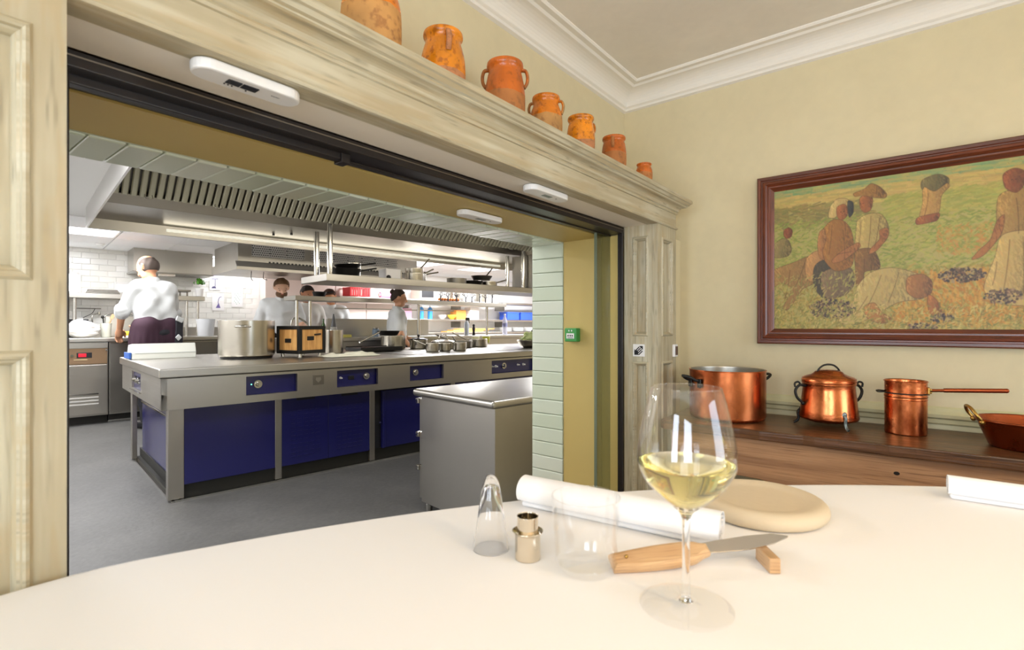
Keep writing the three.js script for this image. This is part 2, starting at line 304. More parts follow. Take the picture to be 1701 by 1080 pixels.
// sliding glass door of the opening
{
  const o = thing('sliding_door', 'dark framed sliding glass door pushed open under the mantel', 'door');
  mesh('track', rbx(0.134, 1.708, 1.480, 1.5025, -0.932, -0.8487, 0.002), M.darkFrame, o);
  mesh('head_rail', [rbx(0.133, 0.585, 1.468, 1.492, -0.893, -0.874, 0.002), rbx(0.565, 0.585, 1.462, 1.492, -0.897, -0.87, 0.002)], M.darkFrame, o);
  mesh('head_rail', rbx(0.585, 1.709, 1.476, 1.489, -0.918, -0.90, 0.002), M.darkFrame, o);
  mesh('guide_strip', bx(0.135, 1.707, 1.4935, 1.4955, -0.8495, -0.848), std(0x9a9184, 0.3, 1), o);
  mesh('stile', rbx(1.697, 1.7083, 0, 1.482, -0.868, -0.8487, 0.002), M.darkFrame, o);
  mesh('stile', rbx(0.1337, 0.160, 0, 1.482, -0.90, -0.8512, 0.002), M.darkFrame, o);
  mesh('glass_pane', bx(1.605, 1.706, 0.01, 1.478, -0.910, -0.902), phy(0xd3d8d3, 0.02, { transmission: 1, thickness: 0, ior: 1.5 }), o);
  mesh('pane_edge', bx(1.603, 1.606, 0.01, 1.478, -0.911, -0.901), std(0x6b7560, 0.2), o);
}
// movement sensors on the soffit
function sensor(label, x, y, z, len, text, inner, mat = M.whitePlastic) {
  const o = thing('door_sensor', label, 'sensor', [x, y - 0.0046, z], 0);
  const w = len / 2, r = 0.019, pts = [];
  for (let i = 0; i <= 12; i++) { const a = -Math.PI / 2 + Math.PI * i / 12; pts.push([w - r + r * Math.cos(a), r * Math.sin(a)]); }
  for (let i = 0; i <= 12; i++) { const a = Math.PI / 2 + Math.PI * i / 12; pts.push([-w + r + r * Math.cos(a), r * Math.sin(a)]); }
  mesh('housing', ext(pts, 0.009, 0.003).rotateX(Math.PI / 2), mat, o);
  if (inner) {
    mesh('sensor_lens', [box(0.018, 0.002, 0.014, -0.021, -0.0122, 0.003), box(0.021, 0.002, 0.014, 0.0005, -0.0122, 0.003)], M.blackPlastic, o);
    mesh('indicator', [-0.029, -0.024, -0.019, 0.0].map((q) => cyl(0.0012, 0.0012, 0.001, q, -0.0132, -0.0085, 10)), M.blackPlastic, o);
  } else mesh('sensor_lens', box(0.034, 0.0015, 0.012, 0, -0.0122, 0.002), std(0x5e6656, 0.3), o);
  if (text) {
    const c = document.createElement('canvas'); c.width = 128; c.height = 48; const g = c.getContext('2d'); g.fillStyle = '#eeebe6'; g.fillRect(0, 0, 128, 48); g.fillStyle = '#2b2b2e'; g.font = 'bold 40px sans-serif'; g.textAlign = 'center'; g.fillText(text, 64, 38);
    const t = new THREE.CanvasTexture(c); t.colorSpace = THREE.SRGBColorSpace;
    const q = mesh('lettering', new THREE.PlaneGeometry(0.017, 0.0065), std(0xffffff, 0.4, 0, { map: t }), o); q.rotation.x = Math.PI / 2; q.position.set(0.037, -0.0124, 0.004);
  } else mesh('indicator', cyl(0.0022, 0.0022, 0.001, 0.04, -0.0125, 0.004, 10), M.blackPlastic, o);
}
sensor('white oval door sensor with two black lenses under the mantel', 0.338, 1.5035, -0.752, 0.142, 'Valor', true);
sensor('white oval door sensor at the far end under the mantel', 1.108, 1.5035, -0.772, 0.165, null, false);
sensor('pale oval door sensor on the mustard soffit of the kitchen side', 1.12, 1.476, -1.016, 0.17, null, false);
{
  const o = thing('call_point', 'small green emergency release box on the mustard reveal', 'switch', [1.709, 1.112, -1.058]);
  mesh('housing', rbox(0.03, 0.052, 0.054, 0.004, -0.015), phy(0x3f9a4a, 0.4), o);
  mesh('label_plate', box(0.001, 0.02, 0.034, -0.0304, -0.004, 0), M.paper, o);
  mesh('print', [box(0.0006, 0.007, 0.005, -0.0311, -0.003, -0.009), box(0.0006, 0.007, 0.005, -0.0311, -0.003, 0), box(0.0006, 0.007, 0.005, -0.0311, -0.003, 0.009), box(0.0006, 0.002, 0.026, -0.0311, -0.011, 0)], M.blackPlastic, o);
  mesh('top_marks', [box(0.0006, 0.006, 0.004, -0.0304, 0.016, -0.006), box(0.0006, 0.006, 0.004, -0.0304, 0.016, 0.006)], M.paper, o);
}
{
  const o = thing('hand_sign', 'white square plate with a black hand pictogram on the jamb', 'sign', [1.709, 1.06, -0.79], -Math.PI / 2);
  mesh('plate', rbox(0.044, 0.044, 0.004, 0.0015, 0, 0, 0.002), M.whitePlastic, o);
  const b = M.blackPlastic, q = [];
  q.push(ext([[-0.016, -0.016], [0.002, -0.016], [-0.016, 0.004]], 0.0006).translate(0, 0, 0.004));
  for (let k = 0; k < 4; k++) q.push(rbox(0.0036, 0.022 - Math.abs(k - 1.5) * 0.002, 0.001, 0.0004).rotateZ(-0.8).translate(-0.004 + k * 0.004, 0.006 - k * 0.0048, 0.0044));
  q.push(rbox(0.012, 0.012, 0.001, 0.0004).rotateZ(-0.8).translate(-0.009, -0.006, 0.0044), ext([[0.016, 0.016], [0.016, 0.002], [0.002, 0.016]], 0.0006).translate(0, 0, 0.004));
  mesh('pictogram', q, b, o);
}
{
  const o = thing('entry_keypad', 'small white keypad on the brown pilaster edge', 'switch', [1.853, 1.056, -0.72]);
  mesh('plate', rbox(0.032, 0.046, 0.01, 0.003, 0, 0, 0.005), M.whitePlastic, o);
  mesh('key', rbox(0.018, 0.032, 0.004, 0.001, 0, 0, 0.011), std(0x4a2c20, 0.3), o);
}

// ================================================================ clay jars on the mantel shelf
function jarTex(glaze, clay, sd, line) {
  const a = fbm([6, 4], 3, sd), b = fbm([30, 20], 3, sd + 5), d = fbm([9, 1], 2, sd + 8);
  const edge = (u) => line + 0.05 * (d(u, 0.5) - 0.5) + 0.02 * (a(u, 0.2) - 0.5);
  return {
    map: dtex(512, 256, (u, v) => { const g = v > edge(u); const k = 0.85 + 0.3 * a(u, v); const c = g ? mixc(glaze, [150, 78, 22], sstep(0.55, 0.8, b(u, v)) * 0.55) : mixc(clay, [140, 92, 52], sstep(0.5, 0.8, b(u, v)) * 0.6); return c.map((q) => q * k); }, true),
    roughnessMap: dtex(512, 256, (u, v) => (v > edge(u) ? 60 : 215)),
  };
}
const jarMats = [jarTex([220, 124, 26], [194, 142, 80], 201, 0.66), jarTex([226, 136, 22], [190, 126, 80], 211, 0.52), jarTex([196, 100, 28], [180, 114, 58], 221, 0.62)].map((t) => phy(0xffffff, 1, { ...t, clearcoat: 0.15, clearcoatRoughness: 0.2, bumpMap: withRepeat(plasterBump, 2, 1), bumpScale: 0.0012 }));
function jar(label, x, z, w, h, mat, handles, turn, neck = 0.78) {
  const o = thing('clay_jar', label, 'jar', [x, 1.6125, z], turn, 'old glazed clay jars lined up on the mantel shelf'), r = w / 2;
  const prof = [[0, 0.002], [r * 0.7, 0], [r * 0.74, 0.004], [r * 0.9, h * 0.2], [r * 0.99, h * 0.42], [r, h * 0.58], [r * 0.965, h * 0.72], [r * (neck + 0.05), h * 0.84], [r * neck, h * 0.885], [r * (neck + 0.02), h * 0.92], [r * (neck + 0.08), h * 0.95], [r * (neck + 0.09), h * 0.975], [r * (neck + 0.06), h], [r * (neck - 0.02), h * 0.985], [r * (neck - 0.09), h * 0.9], [r * 0.86, h * 0.6], [r * 0.8, h * 0.2], [0, h * 0.06]];
  const c = new THREE.SplineCurve(prof.map(([a, b]) => new THREE.Vector2(a, b))).getPoints(70);
  const g = new THREE.LatheGeometry(c.map((p) => new THREE.Vector2(Math.max(1e-4, p.x), p.y)), 56), uv = g.attributes.uv, po = g.attributes.position;
  for (let i = 0; i < uv.count; i++) uv.setY(i, clamp(po.getY(i) / h, 0, 0.999));
  mesh('body', g, mat, o);
  for (const s of handles) {
    const q = tube([[r * (neck + 0.02), h * 0.93, 0], [r * (neck + 0.2), h * 0.92, 0], [r * (neck + 0.3), h * 0.85, 0], [r * (neck + 0.26), h * 0.77, 0], [r * 0.95, h * 0.72, 0]], r * 0.085, 20, 8); q.scale(1, 1, 1.5);
    const m = mesh('handle', q, mat, o); m.rotation.y = s;
  }
  return o;
}
const J0 = -2.3;   // turns a handle towards the left of the view
jar('largest clay jar at the left end of the mantel shelf', 0.626, -0.86, 0.118, 0.235, jarMats[0], [J0 - 0.1], 0);
jar('honey glazed clay jar with a loop handle, second from left', 0.822, -0.86, 0.102, 0.202, jarMats[1], [J0, J0 + Math.PI], 0.2, 0.8);
jar('tall rust coloured clay jar, third from left on the shelf', 1.045, -0.86, 0.106, 0.222, jarMats[2], [J0 + 0.9, J0 + 0.9 + Math.PI], 0.5, 0.82);
jar('spotted clay jar with two ear handles, fourth on the shelf', 1.19, -0.83, 0.092, 0.176, jarMats[0], [J0 + 0.1, J0 + 0.1 + Math.PI], 1.1, 0.76);
jar('squat orange clay jar, fifth from left on the shelf', 1.328, -0.80, 0.084, 0.155, jarMats[1], [J0 - 0.1], 1.9, 0.84);
jar('small upright clay jar, sixth from left on the shelf', 1.519, -0.79, 0.08, 0.148, jarMats[2], [J0, J0 + Math.PI], 2.7, 0.85);
jar('tiny clay pot with one handle at the far right shelf end', 1.64, -0.74, 0.056, 0.082, jarMats[2], [J0 + Math.PI], 0.3, 0.8);

// pendant lamp with a fabric drum shade, open above and below, hanging over the table behind the camera
{
  const o = thing('pendant_lamp', 'pendant lamp with a cream fabric drum shade over the table', 'lamp', [0.35, 1.6, 0.62]);
  mesh('cord', bar([0, 0.12, 0], [0, 0.545, 0], 0.004), M.blackPlastic, o);
  mesh('lamp_shade', lathe([[0.19, -0.11], [0.17, 0.11]], 48), phy(0xf3e6cc, 0.95, { transmission: 0.5, thickness: 0, side: THREE.DoubleSide }), o);
  mesh('shade_ring', [T(new THREE.TorusGeometry(0.19, 0.003, 8, 48).rotateX(Math.PI / 2), 0, -0.11, 0), T(new THREE.TorusGeometry(0.17, 0.003, 8, 48).rotateX(Math.PI / 2), 0, 0.11, 0), bar([-0.17, 0.11, 0], [0.17, 0.11, 0], 0.002), cyl(0.018, 0.018, 0.06, 0, 0.055, 0, 16)], M.brass, o);
  mesh('light_bulb', sph(0.045, 0, 0, 0, 1, 1.2, 1, 24), std(0xfff1dc, 0.5, 0, { emissive: 0xffc890, emissiveIntensity: 2 }), o);
  const l = new THREE.PointLight(new THREE.Color(1.0, 0.72, 0.42), LAMP_POWER); l.shadow.radius = 2; l.castShadow = true; l.name = 'pendant_glow'; o.add(l);
}

// ================================================================ painting on the right wall
function paintingTexture() {
  const W = 1500, H = 900, c = document.createElement('canvas'); c.width = W; c.height = H; const g = c.getContext('2d');
  let s = 99; const q = () => { s = (s * 1664525 + 1013904223) >>> 0; return s / 4294967296; }, r = (a, b) => a + (b - a) * q();
  const col = (a, j = 7) => `rgb(${a.map((x) => Math.round(clamp(x + r(-j, j), 0, 255))).join(',')})`;
  const dabs = (n, x0, x1, y0, y1, pal, l0, l1, w, ang = 0, da = 0.5, al = 0.7) => { g.globalAlpha = al; g.lineCap = 'round'; for (let i = 0; i < n; i++) { const x = r(x0, x1), y = r(y0, y1), l = r(l0, l1), a = ang + r(-da, da); g.strokeStyle = col(pal[Math.floor(q() * pal.length)]); g.lineWidth = w * r(0.6, 1.4); g.beginPath(); g.moveTo(x, y); g.lineTo(x + l * Math.cos(a), y + l * Math.sin(a)); g.stroke(); } g.globalAlpha = 1; };
  g.fillStyle = '#b9b47c'; g.fillRect(0, 0, W, H);
  dabs(900, -30, W, 0, 90, [[132, 172, 138], [160, 184, 140], [196, 188, 130]], 40, 110, 11, 0.02, 0.1);
  dabs(800, -30, W, 55, 150, [[206, 186, 122], [216, 196, 134], [190, 178, 120]], 40, 110, 11, 0.02, 0.12);
  dabs(700, -30, 620, 120, 250, [[150, 142, 90], [168, 154, 100], [134, 132, 84]], 20, 60, 9, 0.1, 0.4);
  dabs(2600, -30, W, 215, 560, [[150, 166, 84], [172, 182, 100], [134, 156, 78], [190, 188, 112]], 12, 44, 8, -0.1, 0.7);
  dabs(1100, 700, W, 130, 250, [[176, 180, 102], [194, 190, 112], [160, 172, 96]], 20, 60, 9, -0.08, 0.3);
  dabs(2600, -30, W, 540, H, [[166, 160, 82], [196, 174, 96], [136, 142, 76], [206, 186, 118], [150, 128, 62]], 10, 46, 8, 0.4, 1.2);
  dabs(1200, 760, W, 560, 860, [[212, 156, 66], [200, 138, 52], [222, 180, 96], [176, 132, 60]], 10, 40, 9, 1.2, 0.9);
  dabs(500, 1000, 1300, 330, 480, [[206, 146, 78], [150, 164, 84], [196, 176, 100]], 8, 24, 7, 0.3, 1.2);
  const path = (pts) => { const m = pts.length; g.beginPath(); g.moveTo(...pts[0]); for (let i = 0; i < m; i++) { const p0 = pts[(i + m - 1) % m], p1 = pts[i], p2 = pts[(i + 1) % m], p3 = pts[(i + 2) % m]; g.bezierCurveTo(p1[0] + (p2[0] - p0[0]) / 7, p1[1] + (p2[1] - p0[1]) / 7, p2[0] - (p3[0] - p1[0]) / 7, p2[1] - (p3[1] - p1[1]) / 7, ...p2); } g.closePath(); };
  const shape = (pts, fill, pal, n = 60, w = 7, ang = 1.2) => {     // a painted form: body colour, modelled from lit side to far side, worked over with strokes
    const xs = pts.map((p) => p[0]), ys = pts.map((p) => p[1]), x0 = Math.min(...xs), x1 = Math.max(...xs), y0 = Math.min(...ys), y1 = Math.max(...ys);
    g.save(); path(pts); g.fillStyle = fill; g.fill(); g.lineWidth = 3; g.strokeStyle = 'rgba(70,46,24,0.55)'; g.stroke(); g.clip();
    const base = fill.match(/\w\w/g).map((h) => parseInt(h, 16));
    for (let i = 0; i < n * 3; i++) { const u = q(), v = q(), lit = 0.5 + 0.95 * (1 - u) * (1 - 0.35 * v), c = mixc(base, pal[Math.floor(q() * pal.length)], 0.45).map((k) => k * lit); g.globalAlpha = 0.5; g.strokeStyle = col(c, 8); g.lineWidth = w * r(0.4, 1.1); const x = x0 + u * (x1 - x0), y = y0 + v * (y1 - y0), l = r(8, 26), aa = ang + r(-0.5, 0.5); g.beginPath(); g.moveTo(x, y); g.lineTo(x + l * Math.cos(aa), y + l * Math.sin(aa)); g.stroke(); }
    g.restore(); g.globalAlpha = 1;
  };
  const face = (x, y, k, d) => { g.fillStyle = 'rgba(60,30,16,0.75)'; for (const e of [-1, 1]) { g.beginPath(); g.ellipse(x + d * 6 * k + e * 9 * k, y, 4 * k, 2.4 * k, 0, 0, 7); g.fill(); } g.fillStyle = 'rgba(140,60,40,0.8)'; g.fillRect(x + d * 7 * k - 7 * k, y + 22 * k, 14 * k, 3.5 * k); g.strokeStyle = 'rgba(110,60,34,0.7)'; g.lineWidth = 3 * k; g.beginPath(); g.moveTo(x + d * 8 * k, y + 2 * k); g.lineTo(x + d * 12 * k, y + 13 * k); g.stroke(); };
  const fold = (pts, a = 0.4) => { g.strokeStyle = `rgba(74,50,26,${a})`; g.lineWidth = 5; g.lineCap = 'round'; for (const [x0, y0, x1, y1] of pts) { g.beginPath(); g.moveTo(x0, y0); g.quadraticCurveTo((x0 + x1) / 2 + 8, (y0 + y1) / 2, x1, y1); g.stroke(); } };
  const skin = [[170, 104, 62], [192, 124, 76], [146, 86, 50]], shirt = [[196, 178, 122], [178, 160, 104], [208, 192, 140]], brown = [[132, 92, 48], [114, 78, 42], [150, 108, 58]];
  // picker far left
  shape([[0, 360], [60, 315], [110, 330], [130, 390], [100, 430], [0, 430]], '#968860', [[150, 140, 96], [128, 120, 84]]);
  shape([[78, 262], [110, 248], [136, 268], [128, 306], [96, 316], [76, 296]], '#8a4a2c', skin, 20);
  // bending woman with basket
  shape([[40, 500], [150, 470], [250, 440], [300, 470], [290, 600], [200, 650], [120, 760], [70, 760], [130, 640], [60, 600], [0, 620], [0, 520]], '#a88556', [[176, 140, 92], [150, 116, 74], [188, 156, 104]], 160);
  shape([[230, 460], [300, 410], [380, 440], [400, 500], [330, 540], [270, 600], [228, 560]], '#c09468', [[196, 152, 106], [178, 132, 88]], 70);
  shape([[285, 510], [340, 470], [410, 486], [436, 560], [420, 680], [340, 700], [280, 620]], '#4b4438', [[74, 66, 54], [96, 84, 64], [58, 52, 46]], 110);
  shape([[330, 560], [420, 520], [520, 530], [540, 620], [480, 690], [360, 700]], '#83705e', [[130, 112, 92], [150, 124, 104], [112, 96, 84]], 90);
  // woman with kerchief
  shape([[330, 300], [400, 230], [470, 240], [520, 300], [540, 420], [520, 520], [420, 540], [350, 470], [330, 400]], '#a5743a', [[176, 128, 66], [156, 108, 54], [190, 142, 80]], 150);
  shape([[318, 300], [352, 280], [362, 340], [340, 420], [352, 470], [318, 450], [306, 380]], '#b9885a', skin, 40);
  shape([[388, 150], [430, 106], [492, 110], [530, 150], [520, 190], [470, 178], [420, 216], [380, 210]], '#cdb98c', [[212, 194, 150], [190, 170, 122]], 50);
  shape([[432, 156], [474, 140], [500, 168], [494, 214], [462, 236], [434, 212]], '#ab6c42', skin, 30);
  shape([[500, 126], [532, 138], [534, 196], [510, 224], [500, 180]], '#3a3b3e', [[66, 66, 70], [44, 46, 52]], 20);
  // man in hat
  shape([[560, 250], [620, 216], [700, 226], [742, 300], [728, 380], [650, 430], [600, 470], [540, 440], [548, 340]], '#c0ae78', shirt, 150);
  shape([[548, 430], [640, 420], [680, 470], [690, 540], [600, 560], [600, 660], [556, 660], [546, 540]], '#86643a', brown, 120);
  shape([[690, 320], [736, 310], [740, 356], [680, 430], [630, 452], [640, 420], [690, 370]], '#b07446', skin, 40);
  shape([[470, 420], [560, 380], [572, 410], [480, 476], [410, 492], [404, 470]], '#b27a4c', skin, 40);
  shape([[574, 116], [620, 100], [650, 130], [640, 190], [606, 206], [578, 180]], '#a4673e', skin, 30);
  shape([[536, 84], [600, 66], [640, 40], [690, 64], [730, 110], [720, 134], [650, 122], [590, 104], [546, 104]], '#a87c44', [[190, 146, 84], [150, 106, 58], [122, 84, 46]], 50);
  // kneeling figure in white
  shape([[560, 640], [640, 560], [760, 540], [900, 580], [960, 640], [930, 720], [800, 740], [680, 800], [560, 860], [440, 850], [520, 760]], '#c9b684', [[216, 202, 158], [196, 178, 124], [176, 170, 132], [222, 212, 176]], 260, 10);
  shape([[850, 600], [930, 586], [980, 630], [970, 700], [900, 720], [844, 680]], '#a4744a', [[170, 116, 76], [142, 98, 66], [186, 140, 100]], 60);
  shape([[600, 760], [660, 740], [700, 790], [760, 840], [700, 860], [620, 830]], '#b98a54', skin, 40);
  shape([[960, 700], [1010, 740], [1030, 800], [996, 830], [960, 780]], '#a8703e', skin, 30);
  // figure carrying a bundle
  shape([[930, 60], [1010, 40], [1066, 70], [1056, 120], [980, 136], [926, 110]], '#77704e', [[112, 108, 80], [140, 128, 84], [92, 92, 72]], 50);
  shape([[940, 100], [968, 120], [1000, 130], [1056, 96], [1070, 116], [1030, 160], [1010, 260], [916, 280], [930, 190], [930, 130]], '#c09a62', [[198, 162, 106], [178, 134, 84], [208, 178, 124]], 80);
  shape([[904, 268], [1014, 254], [1010, 290], [980, 300], [900, 306]], '#9a5c36', [[160, 96, 58], [186, 140, 90]], 20);
  // standing woman at right
  shape([[1310, 200], [1390, 170], [1480, 190], [1500, 320], [1480, 420], [1330, 420], [1300, 330]], '#a98a54', [[176, 148, 96], [150, 120, 72], [190, 164, 112]], 120);
  shape([[1300, 330], [1336, 300], [1320, 400], [1240, 500], [1180, 520], [1220, 470], [1270, 420]], '#b27844', skin, 60);
  shape([[1330, 400], [1480, 410], [1500, 640], [1470, 760], [1330, 760], [1240, 680], [1290, 520]], '#ccb684', [[214, 196, 146], [196, 172, 116], [208, 160, 92]], 220);
  shape([[1330, 90], [1380, 64], [1430, 90], [1428, 150], [1390, 190], [1340, 160]], '#8a4e2e', skin, 40);
  face(466, 186, 1, 0); face(592, 150, 0.9, -1.3); face(1382, 122, 1, -0.4); face(112, 286, 0.6, 1);
  fold([[640, 230, 620, 440], [690, 250, 660, 420], [580, 260, 560, 430], [600, 480, 590, 640], [640, 470, 640, 560], [1360, 430, 1330, 700], [1420, 420, 1420, 720], [1300, 540, 1280, 660], [700, 580, 620, 760], [800, 570, 740, 740], [620, 700, 520, 840], [400, 260, 380, 440], [470, 300, 480, 470], [430, 440, 520, 430], [120, 520, 80, 720], [220, 480, 160, 620], [960, 140, 940, 260], [1390, 220, 1400, 400]]);
  // heaps of grapes
  const grapes = (x, y, w, h, n) => { for (let i = 0; i < n; i++) { const a = r(0, 6.28), d = Math.sqrt(q()); g.fillStyle = col([[88, 70, 66], [120, 96, 84], [62, 52, 54], [168, 150, 128]][Math.floor(q() * 4)]); g.beginPath(); g.arc(x + w * d * Math.cos(a), y + h * d * Math.sin(a), r(4, 8), 0, 7); g.fill(); } };
  grapes(400, 770, 150, 60, 420); grapes(1130, 600, 120, 40, 260); grapes(930, 880, 80, 22, 120); grapes(1330, 720, 90, 40, 160); grapes(1030, 830, 60, 24, 90);
  dabs(900, -30, W, 760, H, [[206, 192, 120], [150, 152, 84], [186, 168, 92], [120, 124, 70], [222, 206, 150]], 8, 30, 6, -0.6, 1.2, 0.75);
  dabs(500, 0, 560, 560, H, [[176, 176, 104], [136, 144, 82], [200, 190, 124]], 8, 26, 6, -0.9, 0.8, 0.7);
  dabs(700, 0, W, 0, H, [[230, 214, 160], [120, 108, 64]], 6, 18, 3, 0.4, 1.4, 0.18);
  g.filter = 'blur(2.5px)'; g.globalAlpha = 0.6; g.drawImage(c, 0, 0); g.filter = 'none'; g.globalAlpha = 1;
  dabs(900, 0, W, 0, H, [[214, 190, 120], [112, 100, 56], [150, 130, 70]], 6, 22, 3, 0.3, 1.2, 0.16);
  g.globalCompositeOperation = 'multiply'; g.fillStyle = '#e2d3a6'; g.fillRect(0, 0, W, H); g.globalCompositeOperation = 'source-over';
  const t = new THREE.CanvasTexture(c); t.colorSpace = THREE.SRGBColorSpace; t.anisotropy = 8; return t;
}
{
  const w = 0.78, h = 0.6;             // frame outside; the right end runs out of the picture
  const o = thing('painting', 'framed oil painting of grape pickers in a sunny vineyard', 'painting', [2.046, 1.083, -0.475 + w / 2]);
  o.rotation.z = 0; o.rotation.set(0, -Math.PI / 2, 0);
  const pr = [[0, 0], [0, 0.022], [0.004, 0.026], [0.012, 0.026], [0.014, 0.022], [0.018, 0.022], [0.021, 0.027], [0.029, 0.029], [0.034, 0.024], [0.036, 0.019], [0.041, 0.019], [0.044, 0.015], [0.05, 0.011], [0.054, 0.008], [0.054, 0.002]];
  const sides = [[[0, 0], [1, 0]], [[1, 0], [1, 1]], [[1, 1], [0, 1]], [[0, 1], [0, 0]]];
  const corners = { '00': [-w / 2, -h], '10': [w / 2, -h], '11': [w / 2, 0], '01': [-w / 2, 0] };
  // four mitred lengths
  const full = [corners['00'], corners['10'], corners['11'], corners['01']];
  for (let k = 0; k < 4; k++) {
    const a = full[k], b = full[(k + 1) % 4], c2 = full[(k + 3) % 4], d = full[(k + 2) % 4];
    const path = [a, b]; const dir = [b[0] - a[0], b[1] - a[1]], l = Math.hypot(...dir), e = [dir[0] / l, dir[1] / l];
    const pos = [], P = (s, [ou, up]) => { const base = s ? b : a, sg = s ? -1 : 1; return [base[0] + e[0] * ou * sg - e[1] * ou, up, base[1] + e[1] * ou * sg + e[0] * ou]; };
    for (let j = 0; j < pr.length - 1; j++) { const A = P(0, pr[j]), B = P(0, pr[j + 1]), C = P(1, pr[j + 1]), D = P(1, pr[j]); pos.push(...A, ...B, ...C, ...A, ...C, ...D); }
    const g = new THREE.BufferGeometry(); g.setAttribute('position', new THREE.Float32BufferAttribute(pos, 3)); g.computeVertexNormals();
    mesh('frame_rail', muv(g.rotateX(Math.PI / 2), k % 2 === 1), M.frameWood, o);
  }
  mesh('canvas', T(new THREE.PlaneGeometry(w - 0.1, h - 0.1), 0, h / 2, 0.006), phy(0xffffff, 0.5, { map: paintingTexture(), bumpMap: withRepeat(plasterBump, 6, 3), bumpScale: 0.0004, clearcoat: 0.08, clearcoatRoughness: 0.35 }), o);
  mesh('backing', bx(-w / 2 + 0.01, w / 2 - 0.01, 0.01, h - 0.01, -0.003, 0.003), std(0x5a4028, 0.8), o);
}

// ================================================================ bench along the right wall, copper pots on it
const BY = 0.835;
{
  const o = thing('wooden_bench', 'old dark oak bench with a pale rough front board', 'bench', [1.985, 0, -0.70], -Math.PI / 2 + 0.045);
  const D = 0.335, Ln = 1.15, n = 40, pts = [[0.012, 0], [0, 0.012], [0, D - 0.012], [0.012, D]];
  for (let i = 0; i <= n; i++) pts.push([0.02 + (Ln - 0.02) * i / n, D + 0.0035 * Math.sin(i * 1.7) * Math.sin(i * 0.53)]);
  pts.push([Ln, 0]);
  mesh('seat_board', muv(ext(pts.map(([a, b]) => [a, -b]).reverse(), 0.022, 0.004).rotateX(-Math.PI / 2).scale(1, 1, 1).translate(0, BY - 0.026, 0)), M.darkOak, o);
  const ap = [[0.03, 0]]; for (let i = 0; i <= 24; i++) { const u = i / 24; ap.push([0.03 + (Ln - 0.06) * u, -0.105 - 0.03 * sstep(0.05, 0.4, u) + 0.004 * Math.sin(i * 1.3)]); } ap.push([Ln - 0.03, 0]);
  mesh('front_board', muv(ext(ap, 0.022, 0.002).translate(0, BY - 0.032, D - 0.045)), M.paleOak, o);
  mesh('knot', [sph(0.011, 0.63, BY - 0.078, D - 0.024, 1, 0.72, 0.35), sph(0.005, 0.735, BY - 0.118, D - 0.023, 1, 0.7, 0.4)], std(0x1a100a, 0.9), o);
  for (const q of [0.05, Ln - 0.08]) mesh('side_panel', muv(bx(q, q + 0.03, 0, BY - 0.03, 0.03, D - 0.05)), M.darkOak, o);
}
const ironLoop = (w, h, r) => tube([[0, h * 0.5, 0], [w * 0.5, h * 0.62, 0], [w, h * 0.35, 0], [w * 0.95, -h * 0.2, 0], [w * 0.45, -h * 0.42, 0], [0, -h * 0.4, 0]], r, 30, 8);
const toWall = Math.PI / 2;   // local +x then runs along the wall, to the left of the view
{
  const o = thing('copper_stockpot', 'large round copper stockpot with two iron handles on the bench', 'pot', [1.83, BY, -0.525], -0.67), R = 0.121, h = 0.165;
  mesh('body', lathe([[0, 0], [R - 0.012, 0], [R - 0.004, 0.003], [R, 0.012], [R, h - 0.004], [R + 0.0015, h - 0.002], [R + 0.001, h], [R - 0.002, h]], 72), M.copper, o);
  mesh('tin_lining', lathe([[R - 0.002, h], [R - 0.0035, h - 0.004], [R - 0.004, 0.012], [R - 0.012, 0.004], [0, 0.004]], 72), M.tinned, o);
  for (const s of [1, -1]) {
    const q = mesh('handle', tube([[s * (R - 0.002), h - 0.036, -0.026], [s * (R + 0.012), h - 0.034, -0.027], [s * (R + 0.034), h - 0.022, -0.02], [s * (R + 0.04), h - 0.02, 0], [s * (R + 0.034), h - 0.022, 0.02], [s * (R + 0.012), h - 0.034, 0.027], [s * (R - 0.002), h - 0.036, 0.026]], 0.0048, 40, 10), M.iron, o);
    mesh('rivet', [sph(0.0045, s * (R + 0.002), h - 0.05, -0.028), sph(0.0045, s * (R + 0.002), h - 0.05, 0.028), rbox(0.006, 0.03, 0.018, 0.002, s * (R + 0.002), h - 0.044, -0.026), rbox(0.006, 0.03, 0.018, 0.002, s * (R + 0.002), h - 0.044, 0.026)], M.iron, q);
  }
}
